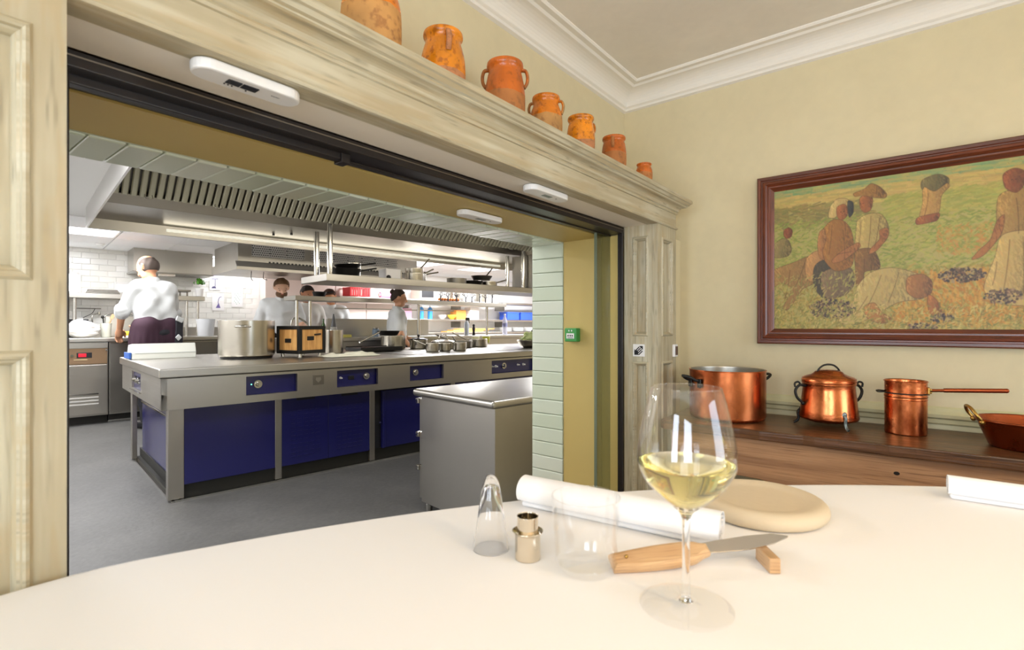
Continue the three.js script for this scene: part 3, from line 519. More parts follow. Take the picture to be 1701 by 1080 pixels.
{
  const o = thing('copper_urn', 'lidded copper pot on three iron feet with scrolled handles', 'pot', [1.868, BY, -0.232], -0.9);
  mesh('body', lathe([[0, 0.018], [0.055, 0.016], [0.078, 0.024], [0.081, 0.03], [0.0785, 0.05], [0.0715, 0.115], [0.0705, 0.13], [0.0735, 0.132], [0.0735, 0.136], [0.066, 0.136]], 60), M.copper, o);
  const lid = mesh('lid', lathe([[0.0735, 0.136], [0.0745, 0.142], [0.073, 0.15], [0.067, 0.154], [0.05, 0.16], [0.042, 0.164], [0.036, 0.171], [0.022, 0.175], [0, 0.176]], 60), M.copper, o);
  mesh('lid_handle', tube([[-0.036, 0.166, 0], [-0.03, 0.178, 0], [-0.014, 0.19, 0], [0.014, 0.19, 0], [0.03, 0.178, 0], [0.036, 0.166, 0]], 0.0028, 30, 8), M.iron, lid);
  for (const s of [1, -1]) mesh('handle', [tube([[s * 0.072, 0.126, 0], [s * 0.09, 0.128, 0], [s * 0.103, 0.112, 0], [s * 0.098, 0.09, 0], [s * 0.084, 0.076, 0], [s * 0.074, 0.07, 0]], 0.0042, 30, 8), tube([[s * 0.086, 0.126, 0], [s * 0.094, 0.138, 0], [s * 0.105, 0.134, 0], [s * 0.104, 0.122, 0]], 0.003, 16, 8), sph(0.006, s * 0.08, 0.072, 0)], M.iron, o);
  for (let k = 0; k < 3; k++) {
    const a = Math.PI / 2 + k * 2 * Math.PI / 3;
    const g = join([tube([[0.074, 0.05, 0], [0.083, 0.04, 0], [0.082, 0.02, 0], [0.087, 0.009, 0], [0.096, 0.0045, 0]], 0.0042, 20, 8), sph(0.008, 0.077, 0.046, 0, 0.5, 1.3, 1)]); g.rotateY(-a);
    mesh('foot', g, k ? M.iron : std(0x7c8784, 0.4, 0.7), o);
  }
}
{
  const o = thing('copper_canister', 'tall narrow copper bain-marie pot with a long side handle', 'pot', [1.888, BY, -0.042], 0), R = 0.0505;
  mesh('body', lathe([[0, 0], [R - 0.002, 0], [R, 0.003], [R, 0.098], [R + 0.0015, 0.1], [R, 0.102], [R, 0.108]], 56), M.copper, o);
  mesh('inner_pot', lathe([[R - 0.004, 0.104], [R + 0.001, 0.106], [R + 0.0015, 0.11], [R, 0.113], [R, 0.15], [R + 0.003, 0.152], [R + 0.001, 0.154], [R - 0.003, 0.15], [R - 0.004, 0.11]], 56), M.copper, o);
  mesh('collar', [tube(Array.from({ length: 16 }, (_, i) => [(R + 0.003) * Math.cos(i * Math.PI / 8), 0.118, (R + 0.003) * Math.sin(i * Math.PI / 8)]), 0.0018, 48, 6, true), tube([[-0.035, 0.12, -R], [-0.04, 0.12, -R - 0.012], [-0.02, 0.122, -R - 0.017], [0, 0.12, -R]], 0.002, 20, 6)], M.iron, o);
  const hd = mesh('handle', [bar([0, 0.128, R], [0.01, 0.13, R + 0.04], 0.0045), bar([0.01, 0.13, R + 0.035], [0.03, 0.137, R + 0.165], 0.0062, 14), sph(0.0064, 0.03, 0.137, R + 0.165)], M.copperDark, o);
  mesh('bracket', [rbox(0.02, 0.022, 0.006, 0.002, 0, 0.126, R + 0.002), sph(0.004, -0.006, 0.13, R + 0.006), sph(0.004, 0.006, 0.122, R + 0.006)], M.brass, hd);
}
{
  const o = thing('copper_preserving_pan', 'dark copper preserving pan with a brass loop handle, cut by the frame', 'pan', [1.845, BY, 0.205], 0.2), R = 0.1;
  mesh('body', lathe([[0, 0], [0.068, 0], [0.073, 0.004], [R - 0.004, 0.062], [R + 0.001, 0.068], [R + 0.003, 0.071], [R, 0.073], [R - 0.003, 0.07], [0.071, 0.006], [0, 0.004]], 64), M.copperDark, o);
  for (const s of [1, -1]) {
    const z = s * (R - 0.004);
    mesh('handle', [tube([[-0.034, 0.066, z], [-0.036, 0.082, z + s * 0.012], [-0.02, 0.098, z + s * 0.02], [0.02, 0.098, z + s * 0.02], [0.036, 0.082, z + s * 0.012], [0.034, 0.066, z]], 0.004, 36, 8), sph(0.007, -0.034, 0.064, z), sph(0.007, 0.034, 0.064, z)], M.brass, o);
  }
}

// ================================================================ round table under a white cloth
const TY = 0.885;
{
  const edge = [];
  for (let i = 0; i <= 16; i++) { const a = -1.325 + (0.02 + 0.83 * i / 16); edge.push(V(-0.391 + 1.775 * Math.cos(a), 0, Math.max(-0.7055, 0.987 + 1.775 * Math.sin(a)))); }
  for (const [x, z] of [[1.27, 0.55], [1.2, 0.95], [0.85, 1.3], [0.3, 1.45], [-0.4, 1.3], [-0.95, 0.9], [-1.15, 0.35], [-0.95, -0.2], [-0.6, -0.5], [-0.25, -0.655]]) edge.push(V(x, 0, z));
  const loop = new THREE.CatmullRomCurve3(edge, true, 'centripetal').getSpacedPoints(240).slice(0, 240), n = loop.length;
  const cen = V(0.15, 0, 0.35), rows = [], sec = [[0.0, 0], [-0.0015, -0.0008], [0.0035, -0.003], [0.0055, -0.008], [0.0065, -0.02]];
  const at = (p, nrm, o, y) => [p.x + nrm.x * o, TY + y, p.z + nrm.z * o];
  const nor = loop.map((p, i) => { const a = loop[(i + n - 1) % n], b = loop[(i + 1) % n], d = b.clone().sub(a).normalize(); const q = V(d.z, 0, -d.x); return q.dot(p.clone().sub(cen)) > 0 ? q : q.negate(); });
  const rings = [[-0.03, 0.0006], [-0.006, 0.0005], [0, 0], [0.003, -0.0025], [0.0045, -0.007]].map(([o, y]) => loop.map((p, i) => at(p, nor[i], o, y)));
  for (let k = 1; k <= 10; k++) rings.push(loop.map((p, i) => at(p, nor[i], 0.005 + 0.02 * sstep(-0.66, -0.5, p.z) * (k / 10) * (0.6 + Math.sin(i * 2 * Math.PI * 34 / n) * 0.6 + 0.5 * Math.sin(i * 2 * Math.PI * 13 / n)) * sstep(0, 0.5, k / 10), -0.007 - 0.05 * k)));
  const pos = [], uv = [], idx = [];
  rings.forEach((r, k) => r.forEach((p) => { pos.push(...p); uv.push(p[0] + (k > 4 ? 0 : 0), p[2] + p[1]); }));
  for (let k = 0; k < rings.length - 1; k++) for (let i = 0; i < n; i++) { const a = k * n + i, b = k * n + (i + 1) % n, c = a + n, d = b + n; idx.push(a, b, d, a, d, c); }
  const sh = new THREE.ShapeGeometry(new THREE.Shape(rings[0].map((p) => new THREE.Vector2(p[0], -p[2])))).rotateX(-Math.PI / 2).translate(0, TY + 0.0006, 0);
  const g = new THREE.BufferGeometry(); g.setAttribute('position', new THREE.Float32BufferAttribute(pos, 3)); g.setAttribute('uv', new THREE.Float32BufferAttribute(uv, 2)); g.setIndex(idx); g.computeVertexNormals();
  for (let i = 0; i < n; i++) g.attributes.normal.setXYZ(i, 0, 1, 0);
  const cl = mesh('tablecloth', [g, muv(sh)], M.cloth); tag(cl, 'white linen cloth spread over the round dining table', 'tablecloth');
  const t = thing('dining_table', 'round wooden table hidden under the white cloth', 'table', [0.1, 0, 0.4]);
  mesh('table_top', ext(loop.map((p, i) => [p.x - nor[i].x * 0.012 - 0.1, -(p.z - nor[i].z * 0.012 - 0.4)]), 0.03).rotateX(-Math.PI / 2).translate(0, TY - 0.034, 0), M.paleOak, t);
  mesh('pedestal', [cyl(0.28, 0.24, 0.05, 0, 0, 0, 32), cyl(0.12, 0.1, 0.82, 0, 0.04, 0, 24)], M.darkOak, t);
}
// wine glass
{
  const o = thing('wine_glass', 'stemmed glass half filled with white wine', 'wine glass', [0.478, TY + 0.0008, -0.174]);
  const outer = new THREE.SplineCurve([[0.0425, 0.0012], [0.04, 0.0022], [0.02, 0.0034], [0.008, 0.0052], [0.0045, 0.009], [0.0036, 0.016], [0.0034, 0.05], [0.0038, 0.078], [0.0058, 0.088], [0.0125, 0.0945], [0.024, 0.1035], [0.0365, 0.117], [0.0436, 0.131], [0.0448, 0.141], [0.0437, 0.154], [0.0395, 0.176], [0.0345, 0.196], [0.0314, 0.2058]].map((p) => new THREE.Vector2(...p))).getPoints(150).map((p) => [p.x, p.y]);
  const inner = new THREE.SplineCurve([[0.0306, 0.2058], [0.0337, 0.196], [0.0387, 0.176], [0.0429, 0.154], [0.044, 0.141], [0.0428, 0.131], [0.0357, 0.1178], [0.0232, 0.1046], [0.012, 0.0962], [0.004, 0.0935], [0, 0.0932]].map((p) => new THREE.Vector2(...p))).getPoints(90).map((p) => [p.x, p.y]);
  const foot = outer.filter((p) => p[1] < 0.0085), stem = outer.filter((p) => p[1] >= 0.006 && p[1] < 0.0935), bowl = outer.filter((p) => p[1] >= 0.0925);
  mesh('foot', lathe([[0.0425, 0.0004], ...foot], 96), M.thin, o);
  mesh('stem', lathe([[0, stem[0][1]], ...stem, [0, 0.0932]], 40), M.glass, o);
  mesh('bowl', lathe(bowl, 96), M.thin, o);
  mesh('rim', T(new THREE.TorusGeometry(0.0313, 0.00035, 8, 96).rotateX(Math.PI / 2), 0, 0.2059, 0), M.thin, o);
  const lvl = 0.1345, w = inner.filter((p) => p[1] < lvl).map(([a, b]) => [a + 0.0002, b]).reverse();
  mesh('wine', lathe([...w, [w[w.length - 1][0] + 0.0001, lvl + 0.0006], [w[w.length - 1][0] - 0.003, lvl], [0, lvl]], 96), phy(0xffffff, 0.0, { transmission: 1, thickness: 0.04, ior: 1.33, attenuationColor: new THREE.Color(0.95, 0.87, 0.42), attenuationDistance: 0.06 }), o, { label: 'pale yellow white wine' });
}
{
  const o = thing('water_tumbler', 'empty thin clear water tumbler beside the napkin', 'tumbler', [0.487, TY + 0.0008, -0.287]), R = 0.0378;
  mesh('glass_wall', lathe([[0.026, 0.0004], [0.0295, 0.0012], [0.0318, 0.004], [0.0333, 0.0085], [R - 0.0006, 0.078], [R - 0.0007, 0.0788], [R - 0.0014, 0.079], [R - 0.0018, 0.0782], [0.0316, 0.0095], [0.029, 0.006], [0, 0.0052]], 80), M.thin, o);
}
{
  const o = thing('glass_bell', 'small pointed clear glass bell at the table edge', 'glass bell', [0.46, TY + 0.0008, -0.4]);
  const c = new THREE.SplineCurve([[0.0215, 0], [0.0185, 0.02], [0.0148, 0.045], [0.011, 0.07], [0.0085, 0.08], [0.005, 0.0862], [0, 0.0878]].map((p) => new THREE.Vector2(...p))).getPoints(50).map((p) => [p.x, p.y]);
  const i2 = new THREE.SplineCurve([[0, 0.076], [0.004, 0.0745], [0.0065, 0.07], [0.0085, 0.062], [0.0135, 0.045], [0.0174, 0.02], [0.0205, 0]].map((p) => new THREE.Vector2(...p))).getPoints(50).map((p) => [p.x, p.y]);
  mesh('glass_wall', lathe([[0.0205, 0], [0.0215, 0], ...c, ...i2.slice(0, -1), [0.0205, 0]], 64), M.glass, o);
}
{
  const o = thing('silver_cup', 'small silver toothpick cup with a flared collar', 'cup', [0.467, TY + 0.0008, -0.351]);
  mesh('body', lathe([[0, 0], [0.0142, 0], [0.0145, 0.0008], [0.0143, 0.0265], [0.0147, 0.0285], [0.0172, 0.0305], [0.0176, 0.0312], [0.0168, 0.0316], [0.0125, 0.0302]], 56), M.silver, o);
  mesh('neck', lathe([[0.0122, 0.030], [0.0119, 0.033], [0.0119, 0.0468], [0.0123, 0.0478], [0.0117, 0.048], [0.0112, 0.047], [0.0112, 0.012], [0, 0.012]], 56), M.silver, o);
}
{
  const o = thing('stone_plate', 'thick round beige stoneware plate on the cloth', 'plate', [0.79, TY + 0.0008, -0.182], 0.4), R = 0.086;
  const pr = [[0, 0], [R - 0.016, 0]];
  for (let i = 0; i <= 14; i++) { const a = -Math.PI / 2 + Math.PI * i / 14; pr.push([R - 0.012 + 0.012 * Math.cos(a), 0.0115 + 0.0115 * Math.sin(a)]); }
  pr.push([R - 0.018, 0.0228], [R - 0.026, 0.0205], [R - 0.034, 0.0185], [0, 0.018]);
  mesh('body', muv(lathe(pr, 72)), M.stone, o);
}
function rolledNapkin(label, x, z, turn, len, r, flap = 1.9) {
  const o = thing('rolled_napkin', label, 'napkin', [x, TY + 0.0008, z], turn, 'rolled white napkins on the table');
  // a spiral of cloth, flattened by its own weight: layers show at the end
  const pts = []; for (let i = 0; i <= 120; i++) { const a = i / 120 * Math.PI * 7.2, q = 0.003 + (r - 0.003) * i / 120; pts.push([q * Math.cos(a), q * Math.sin(a) * 0.86]); }
  const out = pts.map(([a, b], i) => { const p = pts[Math.max(0, i - 1)], n = pts[Math.min(120, i + 1)], l = Math.hypot(n[0] - p[0], n[1] - p[1]); return [a + (n[1] - p[1]) / l * 0.0011, b - (n[0] - p[0]) / l * 0.0011]; });
  const g = ext([...pts, ...out.reverse()], len).translate(0, r * 0.86 + 0.004, 0);
  const po = g.attributes.position; for (let i = 0; i < po.count; i++) { const w = po.getZ(i) / len; po.setX(i, po.getX(i) + 0.004 * Math.sin(w * 3.1)); po.setY(i, po.getY(i) * (0.97 + 0.03 * Math.cos(w * 4))); }
  g.computeVertexNormals(); mesh('roll', muv(g), M.napkin, o);
  mesh('loose_flap', muv(T(rbox(r * flap, 0.0085, len * 0.985, 0.004, r * 0.4 * (flap > 1.5 ? 1 : 0), 0.0044, len / 2))), M.napkin, o);
  return o;
}
rolledNapkin('rolled white napkin lying behind the water tumbler', 0.606, -0.462, 0.12, 0.275, 0.0225);
rolledNapkin('rolled white napkin at the right edge beyond the stone plate', 1.035, 0.028, 0.06, 0.29, 0.0175, 1.2);
{
  const rest = thing('knife_rest', 'small pale wooden block carrying the knife blade', 'knife rest', [0.6145, TY + 0.0008, -0.1335], 0.63);
  mesh('block', muv(rbox(0.036, 0.0165, 0.0115, 0.0012, 0, 0.00825, 0)), M.handleWood, rest);
  const a = Math.atan2(-( -0.118 + 0.259), 0.65 - 0.501);
  const o = thing('table_knife', 'steel table knife with a curved pale wooden handle', 'knife', [0.501, TY + 0.0015, -0.259], a + 0.02);
  o.rotation.z = 0.06;
  const hp = []; for (let i = 0; i <= 20; i++) { const u = i / 20; hp.push([0.103 * u, 0.0072 * (0.75 + 0.45 * Math.sin(u * 2.7)) - 0.004 * sstep(0.85, 1, u)]); }
  for (let i = 20; i >= 0; i--) { const u = i / 20; hp.push([0.103 * u, -0.0072 * (0.75 + 0.3 * Math.sin(u * 2.2)) + 0.005 * sstep(0.82, 1, u) - 0.0018 * Math.sin(u * 3.1)]); }
  const hd = mesh('handle', muv(ext(hp, 0.004, 0.0045).rotateX(-Math.PI / 2 + 0.5).translate(0, 0.006, 0)), M.handleWood, o);
  mesh('rivet', sph(0.002, 0.012, 0.0152, 0.004), M.brass, hd);
  const bp = [[0.096, 0.006], [0.12, 0.0075], [0.16, 0.0082], [0.19, 0.0065], [0.207, 0.001], [0.205, -0.0005], [0.185, -0.0055], [0.15, -0.0085], [0.12, -0.007], [0.1, -0.0045]];
  mesh('blade', ext(bp, 0.0012, 0.0003).rotateX(-Math.PI / 2 + 0.5).translate(0, 0.0095, 0), std(0xc9c6c2, 0.14, 1), o);
}

// ================================================================ KITCHEN: shell (its own axes, see K)
function kstruct(name, geos, mat, label, category) { const m = mesh(name, geos, mat); m.rotation.y = KR; return tag(m, label, category, null, S); }
const kpoly = [[-1.0, -1.15], [9.5, -2.55], [9.5, -8.5], [-1.0, -8.5]];
const slab = (y0, y1, holes = []) => muv(ext(kpoly.map(([x, z]) => [x, -z]), y1 - y0, 0, holes.map((h) => h.map(([x, z]) => [x, -z]))).rotateX(-Math.PI / 2).translate(0, y0, 0));
kstruct('floor', slab(-0.08, 0), M.vinyl, 'dark grey speckled kitchen floor around the range', 'floor');
const CY = 2.13;
const HOOD = { x0: 0.43, x1: 5.6, z0: -3.25, z1: -5.6, rim: 1.97 };
const ceilMat = std(0xf6f6f6, 0.85), gridMat = std(0xd8d7d4, 0.6);
const hoodHole = [[HOOD.x0, HOOD.z0], [HOOD.x1, HOOD.z0], [HOOD.x1, HOOD.z1], [HOOD.x0, HOOD.z1]];
const kceil = kstruct('ceiling', slab(CY + 0.012, CY + 0.12, [hoodHole]), gridMat, 'suspended white panel ceiling of the kitchen', 'ceiling');
{
  const lightCells = new Set(); const inHood = (x, z) => x > HOOD.x0 - 0.3 && x < HOOD.x1 + 0.3 && z < HOOD.z0 + 0.3 && z > HOOD.z1 - 0.3;
  const lamps = [[0.8, -7.0], [0.2, -3.4], [1.4, -2.2], [2.9, -2.2], [4.7, -7.0], [6.2, -7.0], [6.8, -5.2], [8.0, -7.0], [-0.4, -5.2], [8.0, -4.0], [2.3, -8.2], [1.1, -6.4], [4.7, -6.4]];
  const panelG = rbox(0.59, 0.012, 0.59, 0.003);
  const cells = [];
  for (let i = 0; i < 17; i++) for (let j = 0; j < 12; j++) cells.push([-0.7 + i * 0.6, -8.2 + j * 0.6]);
  const isLamp = (x, z) => lamps.some(([a, b]) => Math.abs(a - x) < 0.31 && Math.abs(b - z) < 0.31);
  const spots = [];
  for (const [x, z] of cells) {
    if (inHood(x, z) || z > -1.6 - 0.13 * x || x > 9.2) continue;
    if (isLamp(x, z) && !spots.some(([a, b]) => Math.hypot(a - x, b - z) < 0.62)) { spots.push([x, z, lamps.findIndex(([a, b]) => Math.abs(a - x) < 0.31 && Math.abs(b - z) < 0.31)]); continue; }
    const m = mesh('ceiling_panel', panelG, ceilMat, kceil); m.position.set(x, CY + 0.006, z);
  }
  const words = ['over the tiled back wall', 'beside the near end of the hood', 'just inside the kitchen opening', 'behind the far mantel end', 'above the pass shelf', 'over the far shelving', 'past the far end of the hood', 'in the far right corner', 'left of the big hood', 'behind the tiled pillar', 'close to the wall drawings', 'over the bald cook', 'before the far end of the pass shelf'];
  spots.forEach(([x, z, k]) => {
    const o = kthing('ceiling_light', `square white led ceiling panel ${words[k]}`, 'ceiling light', [x, CY, z], 0, 'kitchen ceiling light panels');
    mesh('frame', [rbox(0.59, 0.014, 0.02, 0.003, 0, 0.005, 0.285), rbox(0.59, 0.014, 0.02, 0.003, 0, 0.005, -0.285), rbox(0.02, 0.014, 0.59, 0.003, 0.285, 0.005, 0), rbox(0.02, 0.014, 0.59, 0.003, -0.285, 0.005, 0)], M.white, o);
    mesh('light_diffuser', box(0.555, 0.006, 0.555, 0, 0.006, 0), std(0xffffff, 0.6, 0, { emissive: LED, emissiveIntensity: 2.2 }), o);
    const l = new THREE.RectAreaLight(LED, LED_POWER * (z < -8 ? 0.1 : z > -3 ? 0.14 : x < 1.5 && z < -6 ? (z > -6.6 ? 0.07 : 0.75) : z < -6 ? 1.3 : 0.7), 0.55, 0.55); l.position.set(0, -0.002, 0); l.rotation.x = -Math.PI / 2; l.castShadow = true; l.name = 'panel_lamp'; o.add(l);
  });
  const d = kthing('smoke_detector', 'small round detector on the ceiling before the tiled wall', 'detector', [0.72, CY, -7.9]);
  mesh('body', lathe([[0, -0.035], [0.02, -0.034], [0.045, -0.02], [0.05, 0]], 24), M.white, d); mesh('vent', cyl(0.03, 0.03, 0.006, 0, -0.03, 0, 20), std(0x6a6a6a, 0.5), d);
}
// walls; the back wall is tiled where the left counter stands
const wallK = std(0xf2f0ec, 0.6);
const kback = kstruct('wall_back', [muv(bx(-1.1, 2.62, 0, 2.25, -8.65, -8.506)), muv(bx(2.62, 9.6, 0, 2.25, -8.65, -8.5))], wallK, 'white tiled rear wall of the kitchen', 'wall');
kstruct('wall_left', muv(bx(-1.15, -1.0, 0, 2.25, -8.6, -1.1)), wallK, 'white left end wall of the kitchen', 'wall');
kstruct('wall_right', muv(bx(9.5, 9.65, 0, 2.25, -8.6, -2.4)), std(0xe6d2c4, 0.7), 'pinkish right end wall of the kitchen', 'wall');
{
  const tm = [M.whiteTile, phy(0xeae9e2, 0.22, {}), phy(0xf5f4ef, 0.18, {})], g = rbox(0.171, 0.072, 0.009, 0.003);
  for (let r = 0; r < 16; r++) for (let k = 0; k < 15; k++) {
    const x = 0.15 + k * 0.175 + (r % 2) * 0.0875, y = 0.985 + r * 0.0755; if (y > 2.12 || x > 2.6) continue;
    const m = mesh('tile', g, tm[Math.floor(rnd() * 3)], kback); m.position.set(x, y, -8.503); m.rotation.y = rr(-0.004, 0.004); m.rotation.x = rr(-0.004, 0.004);
  }
}
// small daylight windows in the tiled wall
function kwindow(n, label, x0, x1, y0, y1) {
  const o = kthing(`window_${n}`, label, 'window', [(x0 + x1) / 2, y0, -8.497], 0, null, S), w = x1 - x0, h = y1 - y0;
  mesh('window_frame', [box(w, 0.02, 0.03, 0, 0.01, 0.01), box(w, 0.03, 0.03, 0, h - 0.015, 0.01), box(0.03, h, 0.03, -w / 2, h / 2, 0.01), box(0.03, h, 0.03, w / 2, h / 2, 0.01)], M.white, o);
  mesh('window_pane', box(w - 0.02, h - 0.02, 0.008, 0, h / 2, 0.004), phy(0xffffff, 0.1, { emissive: 0xf4fbff, emissiveIntensity: 2.0 }), o);
  const l = new THREE.RectAreaLight(0xf4fbff, 6, w - 0.04, h - 0.04); l.position.set(0, h / 2, 0.02); l.rotation.y = Math.PI; l.castShadow = true; l.name = 'window_daylight'; o.add(l);
}
kwindow(4, 'small bright window above the left counter', 0.2, 0.565, 1.55, 1.82);
kwindow(5, 'low bright window strip above the shelf behind the cook', 0.93, 1.13, 1.575, 1.715);

// ================================================================ island cooking range
const IT = 0.875;
{
  const o = kthing('cooking_range', 'large steel island range with royal blue panels', 'range', [0, 0, 0]);
  mesh('worktop', [muv(rbx(0.63, 5.5, IT - 0.058, IT, -5.5, -3.8, 0.008))], M.steel, o);
  mesh('hot_plate', [bx(2.55, 3.05, IT, IT + 0.004, -5.2, -4.05), bx(3.08, 3.6, IT, IT + 0.004, -5.2, -4.05), bx(3.63, 4.5, IT, IT + 0.004, -5.2, -4.05)].map((g) => muv(g)), M.steelDark, o);
  mesh('raised_rim', muv(bx(3.7, 4.6, IT, IT + 0.03, -5.42, -5.3)), M.steel, o);
  // apron with the openings for the control panels
  const A0 = 0.615, A1 = IT - 0.062, openF = [[1.133, 1.48], [1.785, 2.136], [2.442, 2.799], [3.385, 4.0]], c0 = 0.665, c1 = 0.795;
  const fr = ext([[0.645, A0], [5.45, A0], [5.45, A1], [0.645, A1]], 0.03, 0, openF.map(([a, b]) => [[a, c0], [b, c0], [b, c1], [a, c1]])).translate(0, 0, -3.84);
  mesh('apron', muv(fr), M.steel, o);
  const side = ext([[3.81, A0], [5.45, A0], [5.45, A1], [3.81, A1]], 0.03, 0, [[[4.55, c0], [4.95, c0], [4.95, c1], [4.55, c1]]]).rotateY(Math.PI / 2).translate(0.645, 0, 0);
  mesh('apron_end', muv(side), M.steel, o);
  const knobs = (p, list) => list.forEach(([x, r, ry, end]) => {
    const g = join([cyl(r, r, 0.012, 0, 0, 0, 28), cyl(r * 0.62, r * 0.5, 0.02, 0, 0.01, 0, 20), box(r * 0.35, 0.012, r * 1.1, 0, 0.032, 0)]).rotateX(Math.PI / 2);
    const m = mesh('knob', g, r > 0.015 ? M.steelPolish : M.whitePlastic, p); m.position.set(x, ry, 0.001);
  });
  const ctl = [[[1.22, 0.028, 0.735]], [[1.83, 0.009, 0.735], [2.05, 0.027, 0.735]], [[2.52, 0.028, 0.735]], [[3.42, 0.008, 0.735], [3.47, 0.012, 0.735], [3.58, 0.03, 0.735], [3.78, 0.009, 0.735], [3.86, 0.012, 0.735]]];
  openF.forEach(([a, b], k) => {
    const p = mesh('control_panel', bx(a - 0.01, b + 0.01, c0 - 0.01, c1 + 0.01, -0.012, 0), M.blue, o); p.position.z = -3.852;
    knobs(p, ctl[k]);
    if (k === 0) mesh('pilot_light', sph(0.005, 1.178, 0.735, 0.004), std(0x9fffd8, 0.3, 0, { emissive: 0x7fffd0, emissiveIntensity: 1.5 }), p);
    if (k === 1) mesh('switch', rbox(0.05, 0.03, 0.006, 0.002, 1.92, 0.73, 0.003), M.blackPlastic, p);
  });
  const pe = mesh('control_panel', box(0.012, 0.15, 0.42, 0.665, 0.73, -4.75), M.blue, o);
  const ke = join([cyl(0.028, 0.028, 0.012, 0, 0, 0, 28), cyl(0.017, 0.014, 0.02, 0, 0.01, 0, 20)]).rotateZ(Math.PI / 2);
  const k1 = mesh('knob', ke, M.steelPolish, pe); k1.position.set(0.658, 0.735, -4.68); const k2 = mesh('knob', ke, M.steelPolish, pe); k2.position.set(0.658, 0.735, -4.82);
  mesh('ledge', bx(0.63, 0.66, c0 - 0.012, c0 - 0.004, -4.97, -4.53), M.steelPolish, o);
  const bd = mesh('maker_plate', [rbx(1.592, 1.68, 0.70, 0.775, -3.811, -3.807, 0.003)], M.steelDark, o);
  mesh('emblem', ext([[0, -0.02], [0.02, 0], [0.018, 0.018], [-0.018, 0.018], [-0.02, 0]], 0.003).translate(1.636, 0.737, -3.807), M.steel, bd);
  // body: steel posts, blue doors, louvred doors
  const F = -3.93, y0 = 0.10, y1 = A0 + 0.01;
  mesh('carcass', bx(0.80, 5.3, 0.02, IT - 0.06, -5.35, F - 0.03), std(0x1a1a20, 0.6), o);
  for (const [a, b] of [[0.70, 0.79], [1.365, 1.412], [2.125, 2.172], [2.97, 3.02]]) mesh('post', muv(rbx(a, b, 0.015, y1, F - 0.06, F + 0.004, 0.003)), M.steel, o);
  mesh('post', muv(rbx(0.70, 0.735, 0.015, y1, -5.44, -5.36, 0.003)), M.steel, o);
  mesh('door', rbx(0.79, 1.365, y0, y1, F - 0.03, F, 0.003), M.blue, o);
  for (const [a, b] of [[1.412, 1.768], [1.770, 2.125]]) {
    const d = mesh('louvred_door', rbx(a, b, y0, y1 - 0.01, F - 0.03, F, 0.003), M.blue, o);
    const l = []; for (let r = 0; r < 12; r++) for (let c = 0; c < 5; c++) l.push(box(0.034, 0.006, 0.006, a + 0.085 + c * 0.047, 0.16 + r * 0.031, F + 0.001).rotateX(0));
    mesh('louvre_slots', l, M.blue, d, { kind: 'stuff' });
    mesh('grip_slot', bx((a + b) / 2 - 0.07, (a + b) / 2 + 0.07, y1 - 0.045, y1 - 0.022, F, F + 0.003), std(0x0a0a22, 0.5), d);
  }
  const od = mesh('oven_door', rbx(2.245, 2.97, y0, y1 - 0.035, F - 0.03, F - 0.005, 0.004), M.blue, o);
  mesh('hinge_strip', [rbx(2.245, 2.27, y0, y1 - 0.035, F - 0.008, F + 0.008, 0.004), sph(0.009, 2.225, 0.32, F)], M.blue, od);
  mesh('door', rbx(3.02, 5.2, y0, y1, F - 0.03, F, 0.003), M.blue, o);
  mesh('end_door', [rbx(0.768, 0.80, y0, y1 - 0.02, -5.34, -4.05, 0.003)], M.blue, o);
  mesh('end_handle', [rbx(0.752, 0.768, 0.50, 0.515, -5.3, -4.12, 0.003)], M.steelPolish, o);
  mesh('plinth', [bx(0.76, 5.3, 0, y0, -5.4, F - 0.02), bx(0.735, 0.76, 0, 0.03, -5.4, F)], M.plinth, o);
  mesh('floor_trim', [bx(0.72, 5.3, 0, 0.012, F - 0.012, F + 0.018), bx(0.715, 0.735, 0, 0.012, -5.42, F + 0.018)], M.steelPolish, o);
}
// steel drawer counter standing between range and opening
{
  const o = kthing('steel_drawer_counter', 'free standing steel counter with drawers beside the tiled pillar', 'counter', [0, 0, 0]);
  const X = 1.80, Z = -2.71, Y = 0.755;
  mesh('worktop', muv(rbx(X - 0.03, 4.2, Y - 0.045, Y, -2.74, -1.98, 0.02)), M.steel, o);
  mesh('body', muv(rbx(X, 4.15, 0.06, Y - 0.04, Z + 0.03, -2.0, 0.004)), M.steel, o);
  for (let k = 0; k < 3; k++) {
    const d = mesh('drawer', muv(rbx(X + 0.01, X + 0.62, 0.075 + k * 0.208, 0.275 + k * 0.208, Z - 0.005, Z + 0.035, 0.003)), M.steel, o);
    mesh('grip', rbx(X - 0.004, X + 0.62, 0.245 + k * 0.208, 0.277 + k * 0.208, Z - 0.03, Z, 0.006), M.steelPolish, d);
  }
  mesh('foot', [cyl(0.02, 0.024, 0.06, X + 0.03, 0, Z + 0.07, 16), cyl(0.02, 0.024, 0.06, X + 0.03, 0, -2.06, 16), cyl(0.02, 0.024, 0.06, 4.1, 0, Z + 0.07, 16)], M.steelPolish, o);
}
